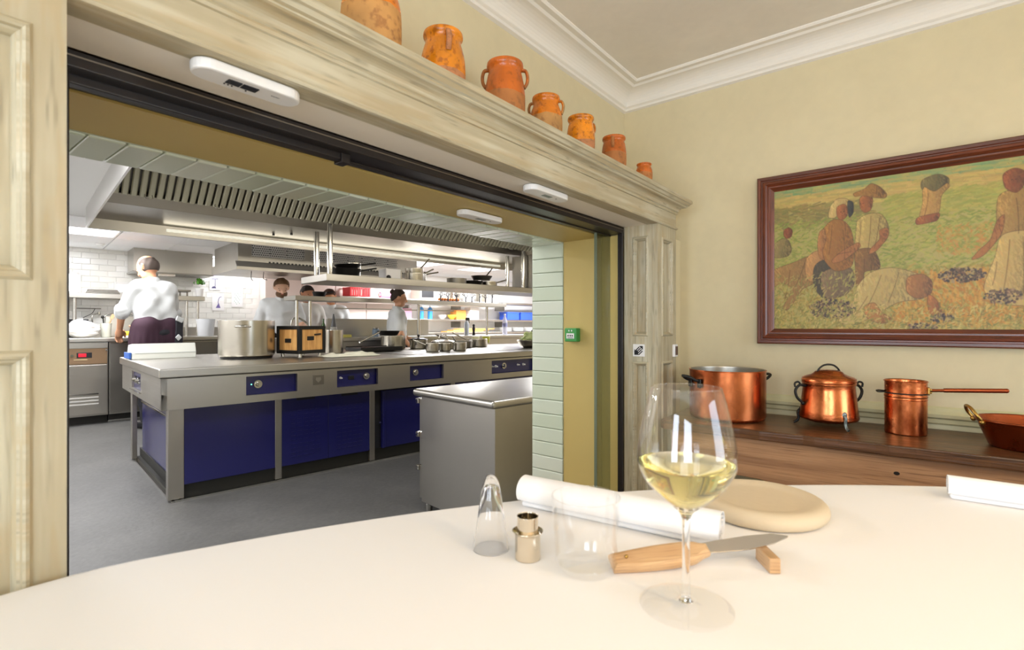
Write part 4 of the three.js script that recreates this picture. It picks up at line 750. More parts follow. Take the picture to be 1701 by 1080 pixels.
// ================================================================ extract hood over the range
{
  const o = kthing('range_hood', 'huge steel extract hood with baffle filters over the range', 'extract hood'), { x0, x1, z0, z1, rim } = HOOD;
  const zc = (z0 + z1) / 2;
  // profile in (z, y): outer skin of the far side, inside ledges, filter bed; the near side mirrors it
  const far = [[z1, rim], [z1 + 0.03, rim], [z1 + 0.032, 2.055], [z1 + 0.56, 2.105], [z1 + 0.6, 2.18]];
  const sheet = (a, b, th = 0.006) => { const dz = b[0] - a[0], dy = b[1] - a[1], l = Math.hypot(dz, dy); return muv(box(x1 - x0, th, l).rotateX(-Math.atan2(dy, dz)).translate((x0 + x1) / 2, (a[1] + b[1]) / 2, (a[0] + b[0]) / 2)); };
  const mir = ([z, y]) => [2 * zc - z, y];
  mesh('outer_skin', [muv(bx(x0, x1, rim, CY + 0.75, z1 - 0.012, z1)), muv(bx(x0, x1, rim, CY + 0.75, z0, z0 + 0.012)), muv(bx(x0, x1, CY + 0.74, CY + 0.76, z1, z0))], M.steel, o);
  mesh('end_panel', muv(bx(x0 - 0.012, x0, rim, CY + 0.75, z1 - 0.012, z0 + 0.012)), std(0xcfcdc9, 0.3, 1), o);
  mesh('end_panel', muv(bx(x1, x1 + 0.012, rim, CY + 0.75, z1 - 0.012, z0 + 0.012)), M.steel, o);
  mesh('rim_channel', [sheet(far[0], far[1]), sheet(far[1], far[2])], M.steel, o);
  mesh('polished_ledge', sheet(far[2], far[3]), std(0xaaa69c, 0.36, 1), o);
  mesh('grease_gutter', sheet(far[3], far[4]), M.steel, o);
  mesh('near_ledge', [sheet(mir(far[0]), mir(far[1])), sheet(mir(far[1]), mir(far[2])), sheet(mir(far[2]), mir(far[3])), sheet(mir(far[3]), mir(far[4]))], M.steel, o);
  // sloping bed with upright baffles on the far side
  const b0 = [z1 + 0.6, 2.18], b1 = [zc, 2.72];
  mesh('filter_bed', [sheet([b0[0] - 0.03, b0[1] + 0.03], [b1[0] - 0.02, b1[1] + 0.03]), sheet(mir([b0[0] - 0.0, b0[1]]), mir(b1))], M.steelDark, o);
  const dz = b1[0] - b0[0], dy = b1[1] - b0[1], L = Math.hypot(dz, dy), ang = -Math.atan2(dy, dz);
  const slatMat = std(0xd2d0bc, 0.36, 0.6);
  const slat = ext([[-0.021, 0.006], [-0.021, -0.004], [-0.014, -0.014], [0.014, -0.014], [0.021, -0.004], [0.021, 0.006]], L - 0.02).rotateX(ang).translate(0, b0[1], b0[0]);
  for (let k = 0; k < 88; k++) { const m = mesh('baffle_slat', slat, slatMat, o); m.position.set(x0 + 0.06 + k * 0.0575, 0, 0); }
  for (let k = 0; k < 10; k++) mesh('filter_handle', tube([[0, 0, 0], [0, -0.03, 0.01], [0.05, -0.03, 0.01], [0.05, 0, 0]], 0.004, 16, 6).translate(x0 + 0.3 + k * 0.5, 2.19, b0[0] + 0.03), M.steelPolish, o);
  // light strip in the rim and small service boxes
  mesh('light_tube', bx(x0 + 0.55, x1 - 0.5, rim + 0.03, rim + 0.055, z1 + 0.034, z1 + 0.05), std(0xffffff, 0.5, 0, { emissive: 0xf4f2d8, emissiveIntensity: 0.5 }), o);
  const l = new THREE.RectAreaLight(0xfff6e4, 3.2, x1 - x0 - 1.05, 0.05); l.position.set((x0 + x1) / 2, rim + 0.045, z1 + 0.06); l.rotation.set(-0.5, Math.PI, 0, 'YXZ'); l.castShadow = true; l.name = 'hood_lamp'; o.add(l);
  mesh('light_tube', bx(x0 + 0.55, x1 - 0.5, rim + 0.03, rim + 0.055, z0 - 0.05, z0 - 0.034), std(0xffffff, 0.5, 0, { emissive: 0xf4f2d8, emissiveIntensity: 0.5 }), o);
  const l2 = new THREE.RectAreaLight(0xfff6e4, 11, x1 - x0 - 1.05, 0.12); l2.position.set((x0 + x1) / 2, rim + 0.045, z0 - 0.06); l2.rotation.set(0.25, 0, 0); l2.castShadow = true; l2.name = 'hood_lamp'; o.add(l2);
  mesh('service_box', [rbox(0.02, 0.02, 0.02, 0.003, 2.0, 2.07, z1 + 0.3), rbox(0.02, 0.02, 0.02, 0.003, 1.86, 2.06, z1 + 0.2)], M.blackPlastic, o);
}
// hanging gantry shelf over the range
{
  const o = kthing('gantry_shelf', 'steel gantry shelf hanging from the hood on paired posts', 'shelf'), y = 1.62;
  mesh('shelf_board', muv(rbx(2.03, 5.3, y - 0.065, y, -5.13, -4.55, 0.004)), M.steel, o);
  for (const [x, z] of [[2.0 + 0.14, -4.72], [2.0 + 0.14, -5.02], [4.74, -4.72], [4.74, -5.02]]) { const p = mesh('post', [cyl(0.026, 0.026, z > -4.9 ? 0.49 : 0.455, x, y - 0.002, z, 20), cyl(0.036, 0.036, 0.012, x, y, z, 20)], M.steelPolish, o); }
  mesh('side_box', muv(rbx(4.79, 5.25, y, y + 0.44, -4.98, -4.6, 0.004)), M.steelDark, o);
}
// perforated hood over the second line, and a plain hood on the back wall
{
  const o = kthing('perforated_hood', 'steel hood with perforated upper panels above the second cooking line', 'extract hood');
  const c = document.createElement('canvas'); c.width = c.height = 256; const g = c.getContext('2d'); g.fillStyle = '#c4c2bf'; g.fillRect(0, 0, 256, 256); g.fillStyle = '#2c2c2e';
  for (let j = 0; j < 8; j++) for (let i = 0; i < 8; i++) { g.save(); g.translate(i * 32 + (j % 2) * 16 + 8, j * 32 + 16); g.beginPath(); g.ellipse(0, 0, 11, 8, 0.3, 0, 7); g.fill(); g.restore(); if (j % 2 && i === 7) { g.beginPath(); g.ellipse(8, j * 32 + 16, 11, 8, 0.3, 0, 7); g.fill(); } }
  const t = new THREE.CanvasTexture(c); t.colorSpace = THREE.SRGBColorSpace; t.wrapS = t.wrapT = THREE.RepeatWrapping; t.repeat.set(5, 5);
  const perf = std(0xffffff, 0.4, 0.15, { map: t });
  mesh('body', [muv(bx(1.85, 4.3, 1.90, CY + 0.02, -7.5, -6.52))], M.steel, o);
  for (const [a, b] of [[2.0, 2.62], [2.71, 3.3], [3.36, 3.96]]) mesh('perforated_panel', muv(bx(a, b, 1.965, 2.1, -6.522, -6.515)), perf, o);
  mesh('canopy', [muv(bx(1.82, 4.32, 1.795, 1.83, -7.52, -6.46)), muv(ext([[6.46, 1.83], [6.52, 1.9], [7.5, 1.9], [7.52, 1.83]], 2.5).rotateY(Math.PI / 2).translate(1.82, 0, 0).scale(1, 1, 1))], M.steel, o);
  const g2 = []; for (let k = 0; k < 44; k++) g2.push(box(0.022, 0.018, 0.006, 2.2 + k * 0.045, 1.905, -6.512));
  mesh('grille_bars', g2, std(0x2a2a28, 0.5), o, { kind: 'stuff' });
  mesh('hook', [tube([[2.02, 1.795, -6.6], [2.02, 1.7, -6.6], [2.04, 1.68, -6.6]], 0.004, 10, 6), tube([[2.16, 1.795, -6.6], [2.16, 1.71, -6.6], [2.2, 1.7, -6.6]], 0.004, 10, 6)], M.iron, o);
}
{
  const o = kthing('plain_hood', 'plain flat steel hood on the back wall beyond the bald cook', 'extract hood');
  mesh('body', muv(bx(1.06, 1.95, 1.835, CY + 0.02, -8.48, -8.0)), M.steel, o);
  mesh('bottom_lip', muv(bx(1.05, 1.96, 1.825, 1.84, -8.48, -7.99)), M.steelDark, o);
  mesh('light_box', bx(1.35, 1.52, 1.80, 1.825, -8.2, -8.05), std(0xf2e8d8, 0.5), o);
}

// ================================================================ KITCHEN: second line and back counters
{
  const o = kthing('second_range', 'long steel cooking line behind the island range', 'counter');
  mesh('worktop', muv(rbx(2.25, 6.4, 0.945, 0.99, -6.75, -6.06, 0.006)), M.steel, o);
  mesh('body', muv(bx(2.3, 6.35, 0.1, 0.945, -6.7, -6.1)), M.steel, o);
  mesh('upstand', muv(rbx(2.95, 4.55, 0.99, 1.235, -6.62, -6.58, 0.004)), M.steel, o);
  mesh('plinth', bx(2.35, 6.3, 0, 0.1, -6.65, -6.16), M.plinth, o);
  mesh('tap', [tube([[2.42, 0.99, -6.4], [2.42, 1.2, -6.4], [2.47, 1.24, -6.4], [2.56, 1.2, -6.38], [2.66, 1.08, -6.36]], 0.012, 30, 10)], M.steelPolish, o);
}
{
  const o = kthing('pass_shelf', 'long steel pass shelf on slim posts behind the range', 'shelf');
  mesh('shelf_board', muv(rbx(2.36, 5.78, 1.445, 1.5, -6.5, -6.14, 0.004)), M.steel, o);
  for (const x of [2.41, 2.57, 4.13, 5.42]) mesh('post', cyl(0.021, 0.021, 0.454, x, 0.9912, -6.22, 16), M.steelPolish, o);
  mesh('under_rail', muv(bx(3.0, 4.9, 1.36, 1.375, -6.48, -6.4)), M.steel, o);
}
{
  const t = kthing('work_counter', 'steel worktop along the tiled wall at left', 'counter');
  mesh('worktop', muv(rbx(-0.95, 2.6, 0.955, 1.0, -8.48, -7.57, 0.006)), M.steel, t);
  mesh('upstand', muv(bx(-0.95, 2.6, 1.0, 1.12, -8.49, -8.47)), M.steel, t);
  const f = kthing('counter_fridge', 'steel counter fridge with brown control panel and red display', 'fridge');
  mesh('body', muv(bx(-0.1, 0.77, 0.1, 0.95, -8.4, -7.65)), M.steel, f);
  mesh('upper_strip', muv(bx(-0.1, 0.765, 0.885, 0.945, -7.65, -7.615)), M.steel, f);
  const p = mesh('control_panel', rbx(-0.09, 0.76, 0.70, 0.88, -7.65, -7.615, 0.003), std(0x7a6248, 0.5, 0.3), f);
  mesh('display_screen', rbx(0.50, 0.57, 0.785, 0.825, -7.615, -7.608, 0.002), std(0x80101c, 0.4, 0, { emissive: 0xff2038, emissiveIntensity: 0.8 }), p);
  mesh('display_bezel', rbx(0.485, 0.62, 0.775, 0.835, -7.616, -7.612, 0.002), M.blackPlastic, p);
  for (const x of [0.40, 0.445]) mesh('button', cyl(0.014, 0.014, 0.008, 0, 0, 0, 16).rotateX(Math.PI / 2).translate(x, 0.803, -7.616), std(0x4b4a3a, 0.4), p);
  mesh('nameplate', bx(0.46, 0.58, 0.748, 0.758, -7.615, -7.611), std(0xb9a27c, 0.4), p);
  const d = mesh('lower_panel', muv(rbx(-0.09, 0.76, 0.12, 0.69, -7.65, -7.615, 0.003)), M.steel, f);
  for (let k = 0; k < 4; k++) mesh('vent_slot', bx(0.1, 0.68, 0.235 + k * 0.038, 0.25 + k * 0.038, -7.616, -7.611), k === 3 ? M.steelPolish : std(0xdedcd6, 0.4, 0.6), d);
  mesh('latch', rbox(0.015, 0.02, 0.01, 0.002, 0.75, 0.86, -7.61), M.steelPolish, d);
  mesh('plinth', bx(-0.1, 0.77, 0, 0.1, -8.3, -7.75), M.plinth, f);
  const c = kthing('counter_cabinet', 'plain steel cabinet right of the counter fridge', 'cabinet');
  mesh('body', muv(bx(0.78, 2.55, 0.1, 0.95, -8.4, -7.65)), M.steel, c);
  mesh('door', muv(rbx(0.785, 1.3, 0.12, 0.93, -7.65, -7.62, 0.003)), M.steelDark, c);
  mesh('door', muv(rbx(1.31, 1.9, 0.12, 0.93, -7.65, -7.62, 0.003)), M.steelDark, c);
  mesh('door', muv(rbx(1.91, 2.54, 0.12, 0.93, -7.65, -7.62, 0.003)), M.steelDark, c);
  mesh('plinth', bx(0.78, 2.55, 0, 0.1, -8.3, -7.75), M.plinth, c);
  mesh('floor_trim', bx(0.78, 2.55, 0, 0.02, -7.76, -7.74), M.steelPolish, c);
  const s1 = kthing('tray_overshelf', 'steel overshelf with stacked trays under the small window', 'shelf');
  mesh('shelf_board', muv(rbx(-0.8, 1.02, 1.48, 1.535, -8.46, -8.08, 0.004)), M.steel, s1);
  for (const x of [0.43, 0.5]) mesh('post', cyl(0.02, 0.02, 0.478, x, 1.0012, -8.15, 16), M.steelPolish, s1);
  const s2 = kthing('herb_overshelf', 'steel overshelf carrying the green herb pot right of the bald cook', 'shelf');
  mesh('shelf_board', muv(rbx(1.3, 1.86, 1.48, 1.54, -8.4, -8.02, 0.004)), M.steel, s2);
  for (const [x, z] of [[1.66, -8.1], [1.79, -8.1]]) mesh('post', cyl(0.019, 0.019, 0.478, x, 1.0012, z, 16), M.steelPolish, s2);
  mesh('tray_rack', [muv(rbx(1.4, 1.7, 1.6, 1.625, -8.3, -8.05, 0.003)), ...[0, 1, 2, 3].map((k) => bx(1.42 + k * 0.085, 1.44 + k * 0.085, 1.54, 1.6, -8.2, -8.19))], M.steelDark, s2);
}
// things on the left counter
{
  const b = kthing('plastic_bag', 'crumpled white plastic bag on the left counter', 'bag', [0.55, 1.0, -7.78], 0.2);
  const g = new THREE.SphereGeometry(1, 48, 32), p = g.attributes.position, n1 = vnoise(9, 5), n2 = vnoise(23, 6);
  for (let i = 0; i < p.count; i++) { const v = V(p.getX(i), p.getY(i), p.getZ(i)), u = Math.atan2(v.z, v.x) / 6.2832 + 0.5, w = v.y * 0.5 + 0.5, k = 0.82 + 0.3 * n1(u, w) + 0.12 * n2(u, w); const q = 1 + 0.12 * (1 - w); p.setXYZ(i, v.x * 0.145 * k * q, Math.max(0, (w * 0.215) * (0.85 + 0.2 * n1(u, 0.3))), v.z * 0.11 * k * q); }
  g.computeVertexNormals(); mesh('sack', g, phy(0xf6f5f1, 0.45), b);
  mesh('print', sph(0.028, 0, 0.115, 0.103, 1.4, 0.8, 0.25), std(0xcfa96a, 0.6), b);
  const c = kthing('utensil_tub', 'grey plastic tub holding spatulas beside the white bag', 'tub', [0.778, 1.0, -7.93]);
  mesh('tub', lathe([[0, 0], [0.048, 0], [0.058, 0.165], [0.062, 0.17], [0.056, 0.17], [0.046, 0.005], [0, 0.005]], 28), phy(0xc9c9bb, 0.5), c);
  mesh('spatula', [bar([0.0, 0.05, 0], [0.05, 0.22, 0.01], 0.008), rbox(0.035, 0.06, 0.008, 0.003).rotateZ(-0.4).translate(0.062, 0.25, 0.01)], M.handleWood, c);
  mesh('ladle', [bar([-0.01, 0.05, 0], [-0.03, 0.24, 0], 0.006), sph(0.018, -0.032, 0.245, 0)], M.iron, c);
  const tr = kthing('baking_tray', 'steel tray leaning on the tiled wall behind the cutting board', 'tray', [1.0, 1.0, -8.38]);
  mesh('tray', muv(rbox(0.36, 0.27, 0.02, 0.008, 0, 0.135, 0)).rotateX(-0.15), M.steelPan, tr); mesh('rim', tube([[-0.18, 0.005, 0.01], [-0.18, 0.27, -0.03], [0.18, 0.27, -0.03], [0.18, 0.005, 0.01]], 0.007, 60, 8), M.steelPolish, tr);
  const t2 = kthing('baking_tray', 'steel tray leaning behind the herb shelf posts', 'tray', [1.52, 1.0, -8.38]);
  mesh('tray', muv(rbox(0.27, 0.26, 0.02, 0.008, 0, 0.13, 0)).rotateX(-0.15), M.steelPan, t2); mesh('rim', tube([[-0.135, 0.005, 0.01], [-0.135, 0.26, -0.03], [0.135, 0.26, -0.03], [0.135, 0.005, 0.01]], 0.007, 60, 8), M.steelDark, t2);
  const cb = kthing('cutting_board', 'white cutting board in front of the bald cook', 'board', [1.02, 1.0, -7.72]);
  mesh('board', rbox(0.32, 0.02, 0.24, 0.005, 0, 0.01, 0), M.white, cb);
  const fr = kthing('pineapple_piece', 'yellow pineapple slices on the cutting board', 'fruit', [0.97, 1.028, -7.66]);
  mesh('flesh', sph(0.07, 0, 0.02, 0, 1.4, 0.38, 0.6), std(0xe8c02a, 0.5), fr);
  const mt = kthing('red_meat', 'pile of red diced meat on the cutting board', 'meat', [1.07, 1.02, -7.76]);
  { const g2 = []; for (let k = 0; k < 14; k++) g2.push(rbox(0.03, 0.025, 0.03, 0.006).rotateY(rr(0, 3)).translate(rr(-0.05, 0.05), 0.013 + rr(0, 0.04) * (k % 3) / 2, rr(-0.04, 0.04))); mesh('pieces', g2, std(0xa03028, 0.45), mt, { kind: 'stuff' }); }
  const tb = kthing('plastic_tub', 'large translucent white plastic tub near the herb shelf', 'tub', [1.83, 1.0, -7.85]);
  mesh('tub', lathe([[0, 0], [0.092, 0], [0.112, 0.225], [0.118, 0.23], [0.11, 0.23], [0.09, 0.005], [0, 0.005]], 32), phy(0xf0f2f4, 0.4, { transmission: 0.3, thickness: 0 }), tb);
  const pl = kthing('tray_stack', 'stack of steel trays on the overshelf by the window', 'tray', [0.77, 1.535, -8.25]);
  for (let k = 0; k < 4; k++) mesh('tray', muv(rbox(0.34 - k * 0.012, 0.012, 0.26, 0.004, 0, 0.007 + k * 0.014, 0)), M.steelDark, pl);
  const bk = kthing('black_crate', 'black plastic crates stacked behind the white bag', 'crate', [0.46, 1.0, -8.33]);
  for (let k = 0; k < 4; k++) mesh('crate', [rbox(0.3, 0.03, 0.2, 0.005, 0.05 * (k % 2), 0.02 + k * 0.055, 0), rbox(0.26, 0.02, 0.18, 0.005, 0.05 * (k % 2), 0.045 + k * 0.055, 0)], k === 2 ? M.white : M.blackPlastic, bk);
  const ta = kthing('water_tap', 'wall mounted tap with a thin spout over the left counter', 'tap', [0.70, 1.2, -8.48]);
  mesh('spout', tube([[0.06, 0.09, 0.01], [0.03, 0.09, 0.06], [-0.01, 0.07, 0.09], [-0.01, -0.05, 0.09]], 0.008, 24, 8), M.steelPolish, ta); mesh('valve', [sph(0.018, 0.06, 0.09, 0.015), cyl(0.012, 0.012, 0.03, 0.06, 0.09, 0.03, 12)], M.steelPolish, ta);
  const hk = kthing('hanging_scissors', 'wall rail with hanging wire tools above the white bag', 'tool rail', [0.66, 1.36, -8.48]);
  mesh('rail', [bar([-0.12, 0, 0.02], [0.12, 0, 0.02], 0.006)], M.steelDark, hk); mesh('wire', tube([[0.06, 0, 0.02], [0.03, -0.06, 0.03], [-0.06, -0.12, 0.03]], 0.004, 16, 6), M.iron, hk);
}
{
  const o = kthing('herb_pot', 'bushy green basil in a white pot on the overshelf', 'plant', [1.815, 1.545, -8.12]);
  mesh('pot', lathe([[0, 0], [0.04, 0], [0.052, 0.1], [0.055, 0.105], [0.048, 0.105], [0.038, 0.01], [0, 0.01]], 28), M.white, o);
  const leaf = ext([[0, 0], [0.012, 0.01], [0.015, 0.025], [0, 0.042], [-0.015, 0.025], [-0.012, 0.01]], 0.001), g = [];
  for (let k = 0; k < 90; k++) { const a = rr(0, 6.28), e = rr(0.1, 1.5), r = rr(0.03, 0.085); const q = leaf.clone(); q.rotateX(rr(-1.2, 0.2)); q.rotateY(a); q.translate(r * Math.cos(e) * Math.sin(a), 0.15 + r * Math.sin(e) * 0.9, r * Math.cos(e) * Math.cos(a)); g.push(q); }
  mesh('leaves', g, phy(0x5fa92c, 0.6, { transmission: 0.25, thickness: 0 }), o, { kind: 'stuff' });
}
function drawing(label, x, y, w, h, paint) {
  const c = document.createElement('canvas'); c.width = 128; c.height = Math.round(128 * h / w); const g = c.getContext('2d'); g.fillStyle = '#f6f4f4'; g.fillRect(0, 0, c.width, c.height); paint(g, c.width, c.height);
  const t = new THREE.CanvasTexture(c); t.colorSpace = THREE.SRGBColorSpace;
  const o = kthing('pinned_drawing', label, 'drawing', [x, y, -8.492]);
  mesh('sheet', bx(-w / 2, w / 2, 0, h, -0.001, 0), M.paper, o); mesh('picture', T(new THREE.PlaneGeometry(w * 0.98, h * 0.98), 0, h / 2, 0.0012), std(0xffffff, 0.9, 0, { map: t }), o);
}
drawing('paper drawing of a blue tree figure on the white wall', 2.10, 1.66, 0.15, 0.26, (g, w, h) => { g.strokeStyle = '#6b6a86'; g.lineWidth = 9; g.beginPath(); g.moveTo(w * 0.5, h * 0.85); g.lineTo(w * 0.5, h * 0.3); g.moveTo(w * 0.2, h * 0.35); g.lineTo(w * 0.8, h * 0.35); g.stroke(); g.fillStyle = '#c9c3e4'; g.beginPath(); g.arc(w / 2, h * 0.2, 34, 0, 7); g.fill(); g.fillStyle = '#5d5a80'; g.beginPath(); g.arc(w * 0.4, h * 0.9, 26, 3.1, 6.3); g.fill(); });
drawing('paper drawing of a purple bell shape under the tree drawing', 2.14, 1.36, 0.16, 0.26, (g, w, h) => { g.fillStyle = '#7a6ca8'; g.beginPath(); g.moveTo(w * 0.3, h * 0.85); g.lineTo(w * 0.7, h * 0.85); g.lineTo(w * 0.55, h * 0.55); g.closePath(); g.fill(); g.strokeStyle = '#8a86a8'; g.lineWidth = 8; g.beginPath(); g.moveTo(w * 0.5, h * 0.6); g.quadraticCurveTo(w * 0.5, h * 0.2, w * 0.8, h * 0.2); g.stroke(); });
drawing('pale green children drawing sheet right of the purple one', 2.40, 1.42, 0.16, 0.5, (g, w, h) => { g.fillStyle = '#bcd0c4'; for (let k = 0; k < 40; k++) g.fillRect(w * 0.2 + (k * 37 % 70), h * 0.55 + (k * 53 % 150), 8, 10); g.fillStyle = '#d8d4e6'; for (let k = 0; k < 12; k++) g.fillRect(w * 0.2 + (k * 29 % 60), h * 0.15 + (k * 31 % 60), 16, 5); });

// ================================================================ things on the island range
const handleBar = (x0, y0, z0, len, rise, ang, r = 0.008) => bar([x0, y0, z0], [x0 + len * Math.cos(ang), y0 + rise, z0 - len * Math.sin(ang)], r);
function potBody(R, h, th = 0.003) { return lathe([[0, 0], [R - 0.008, 0], [R, 0.008], [R, h - 0.004], [R + 0.004, h], [R - 0.001, h], [R - th, h - 0.004], [R - th, 0.01], [R - 0.012, 0.004], [0, 0.004]], 48); }
function saucepan(label, pos, R, h, ang, len, rise, mat, group, name = 'saucepan') {
  const o = kthing(name, label, name === 'saucepan' ? 'saucepan' : 'pan', pos, 0, group);
  mesh('body', potBody(R, h), mat, o);
  if (len) mesh('handle', [handleBar(R * 0.97 * Math.cos(ang), h * 0.8, -R * 0.97 * Math.sin(ang), len, rise, ang, 0.009)], mat, o);
  return o;
}
function frypan(label, pos, R, h, ang, len, rise, mat, tilt = 0, hm) {
  const o = kthing('frying_pan', label, 'pan', pos);
  const p = lathe([[0, 0], [R * 0.72, 0], [R * 0.8, 0.006], [R, h], [R + 0.003, h + 0.002], [R - 0.003, h], [R * 0.78, 0.009], [0, 0.004]], 48);
  mesh('body', p, mat, o); mesh('handle', handleBar(R * 0.96 * Math.cos(ang), h * 0.9, -R * 0.96 * Math.sin(ang), len, rise, ang, 0.009), hm || mat, o);
  o.rotation.z = tilt; return o;
}
{
  const o = kthing('film_dispenser', 'long white cling film dispenser box with a blue end', 'dispenser', [0.88, IT, -5.15], 0.05);
  mesh('box', ext([[-0.08, 0], [0.08, 0], [0.085, 0.04], [0.05, 0.1], [-0.06, 0.11], [-0.085, 0.04]], 0.44, 0.006).rotateY(Math.PI / 2).translate(-0.22, 0.006, 0), phy(0xf1f3ea, 0.4), o);
  mesh('end_cap', ext([[-0.085, 0], [0.085, 0], [0.09, 0.045], [-0.09, 0.045]], 0.012, 0.002).rotateY(Math.PI / 2).translate(-0.245, 0.006, 0), phy(0x3c68b8, 0.4), o);
  mesh('cutter_line', box(0.43, 0.004, 0.006, 0.01, 0.045, 0.093), std(0xb9bdb8, 0.4), o);
}
{
  const o = kthing('stockpot', 'big brushed steel stockpot on the range', 'stockpot', [1.379, IT, -4.62]), R = 0.212, h = 0.31;
  mesh('body', lathe([[0, 0.012], [R - 0.05, 0.012], [R - 0.012, 0.016], [R, 0.03], [R, h - 0.004], [R + 0.004, h], [R - 0.001, h + 0.001], [R - 0.003, h - 0.004], [R - 0.003, 0.03], [0, 0.02]], 80), M.steelPan, o);
  mesh('base', cyl(R - 0.02, R - 0.014, 0.014, 0, 0, 0, 60), M.iron, o);
  for (const a of [1.15, 1.15 + Math.PI]) {
    const g = tube([[R - 0.002, h - 0.05, -0.05], [R + 0.02, h - 0.048, -0.052], [R + 0.045, h - 0.046, -0.03], [R + 0.045, h - 0.046, 0.03], [R + 0.02, h - 0.048, 0.052], [R - 0.002, h - 0.05, 0.05]], 0.008, 36, 10); g.rotateY(a - Math.PI);
    mesh('handle', g, M.steelPolish, o);
  }
}
{
  const o = kthing('wooden_smoker_box', 'square wooden box with black metal corners on the range', 'box', [1.795, IT, -4.53], 0.33), w = 0.136, y0 = 0.03, h = 0.235;
  const frame = []; for (const a of [-1, 1]) for (const b of [-1, 1]) frame.push(rbox(0.032, h, 0.032, 0.004, a * (w - 0.01), y0 + h / 2, b * (w - 0.01)));
  for (const y of [y0 + 0.014, y0 + h - 0.014]) for (const s of [-1, 1]) frame.push(rbox(2 * w + 0.006, 0.03, 0.014, 0.003, 0, y, s * (w)), rbox(0.014, 0.03, 2 * w + 0.006, 0.003, s * (w), y, 0));
  mesh('metal_frame', frame, M.blackPan, o);
  for (const [x, z, r] of [[0, w - 0.006, 0], [0, -w + 0.006, 0], [w - 0.006, 0, 1], [-w + 0.006, 0, 1]]) mesh('wood_panel', muv(box(r ? 0.01 : 2 * w - 0.04, h - 0.04, r ? 2 * w - 0.04 : 0.01, x, y0 + h / 2, z), true), M.crateWood, o);
  mesh('latch', [rbox(0.07, 0.035, 0.012, 0.004, -0.02, y0 + 0.13, w), bar([0.02, y0 + 0.16, w + 0.005], [0.085, y0 + 0.165, w + 0.005], 0.007)], M.iron, o);
  mesh('side_latch', rbox(0.012, 0.035, 0.07, 0.004, -w - 0.002, y0 + 0.11, 0), M.iron, o);
  mesh('lid', muv(rbox(2 * w - 0.03, 0.01, 2 * w - 0.03, 0.003, 0, y0 + h - 0.006, 0)), M.steelDark, o);
  for (const [x, z] of [[-1, -1], [-1, 1], [1, -1], [1, 1]]) mesh('foot', cyl(0.016, 0.014, y0 + 0.004, x * (w - 0.03), 0, z * (w - 0.03), 14), M.steelPolish, o);
}
{
  const o = kthing('utensil_canister', 'steel canister holding a black topped bottle', 'canister', [2.207, IT, -4.78]);
  mesh('canister', potBody(0.085, 0.225), M.steelPan, o);
  const b = kthing('squeeze_bottle', 'black tipped bottle standing in the steel canister', 'bottle', [2.195, IT + 0.006, -4.76]);
  mesh('body', lathe([[0, 0], [0.03, 0], [0.032, 0.23], [0.026, 0.25], [0, 0.25]], 24), phy(0x8f8d86, 0.3), b);
  mesh('spout', lathe([[0.026, 0.25], [0.022, 0.27], [0.011, 0.34], [0.006, 0.375], [0, 0.375]], 24), M.blackPlastic, b);
}
{
  const o = kthing('kitchen_cloth', 'crumpled white kitchen cloth lying on the range', 'cloth', [2.13, IT, -4.28]);
  const g = new THREE.PlaneGeometry(0.5, 0.26, 60, 32).rotateX(-Math.PI / 2), p = g.attributes.position, n1 = vnoise(7, 31), n2 = vnoise(15, 33);
  for (let i = 0; i < p.count; i++) { const u = p.getX(i) / 0.5 + 0.5, v = p.getZ(i) / 0.26 + 0.5, e = Math.min(u, 1 - u, v, 1 - v) * 6; p.setY(i, 0.003 + clamp(e) * (0.03 * n1(u, v) + 0.012 * n2(u, v))); p.setX(i, p.getX(i) * (0.9 + 0.18 * n1(v, 0.4))); p.setZ(i, p.getZ(i) * (0.85 + 0.25 * n1(u, 0.7))); }
  g.computeVertexNormals(); mesh('fabric', g, std(0xeae8d4, 0.9), o);
}
{
  const o = kthing('griddle_plate', 'flat black griddle plate on the range', 'griddle', [2.66, IT + 0.004, -4.82]);
  mesh('plate', rbox(0.47, 0.035, 0.34, 0.008, 0, 0.0235, 0), M.blackPan, o); mesh('rim', [rbox(0.47, 0.012, 0.016, 0.004, 0, 0.044, 0.16), rbox(0.47, 0.012, 0.016, 0.004, 0, 0.044, -0.16)], M.blackPan, o);
}
saucepan('wide steel pot carrying a black frying pan', [3.04, IT + 0.004, -5.08], 0.132, 0.15, 0, 0, 0, M.steelPan, null);
frypan('black frying pan resting on a steel pot with its handle pointing left', [2.98, IT + 0.158, -5.08], 0.122, 0.05, Math.PI + 0.25, 0.3, -0.11, M.blackPan, 0, M.steelPolish);
{
  const o = kthing('lidded_pot', 'steel pot with a black knobbed lid on the range', 'pot', [3.32, IT + 0.004, -5.0]);
  mesh('body', potBody(0.1, 0.1), M.steelPan, o); const l = mesh('lid', lathe([[0.105, 0.1], [0.1, 0.108], [0.06, 0.122], [0, 0.126]], 40), M.blackPan, o); mesh('knob', [cyl(0.008, 0.008, 0.016, 0, 0.124, 0, 12), sph(0.018, 0, 0.15, 0, 1, 0.7, 1)], M.blackPlastic, l);
}
saucepan('small steel saucepan nearest the front edge of the range, left of three', [3.04, IT + 0.004, -4.33], 0.066, 0.085, 2.2, 0.14, 0.05, M.steelPan, 'small saucepans on the range front');
saucepan('small steel saucepan in the middle of three at the range front', [3.205, IT + 0.004, -4.34], 0.062, 0.08, 1.7, 0.12, 0.04, M.steelPan, 'small saucepans on the range front');
saucepan('small steel saucepan right of three with a bent handle', [3.39, IT + 0.004, -4.33], 0.073, 0.085, 1.3, 0.13, 0.07, M.steelPan, 'small saucepans on the range front');
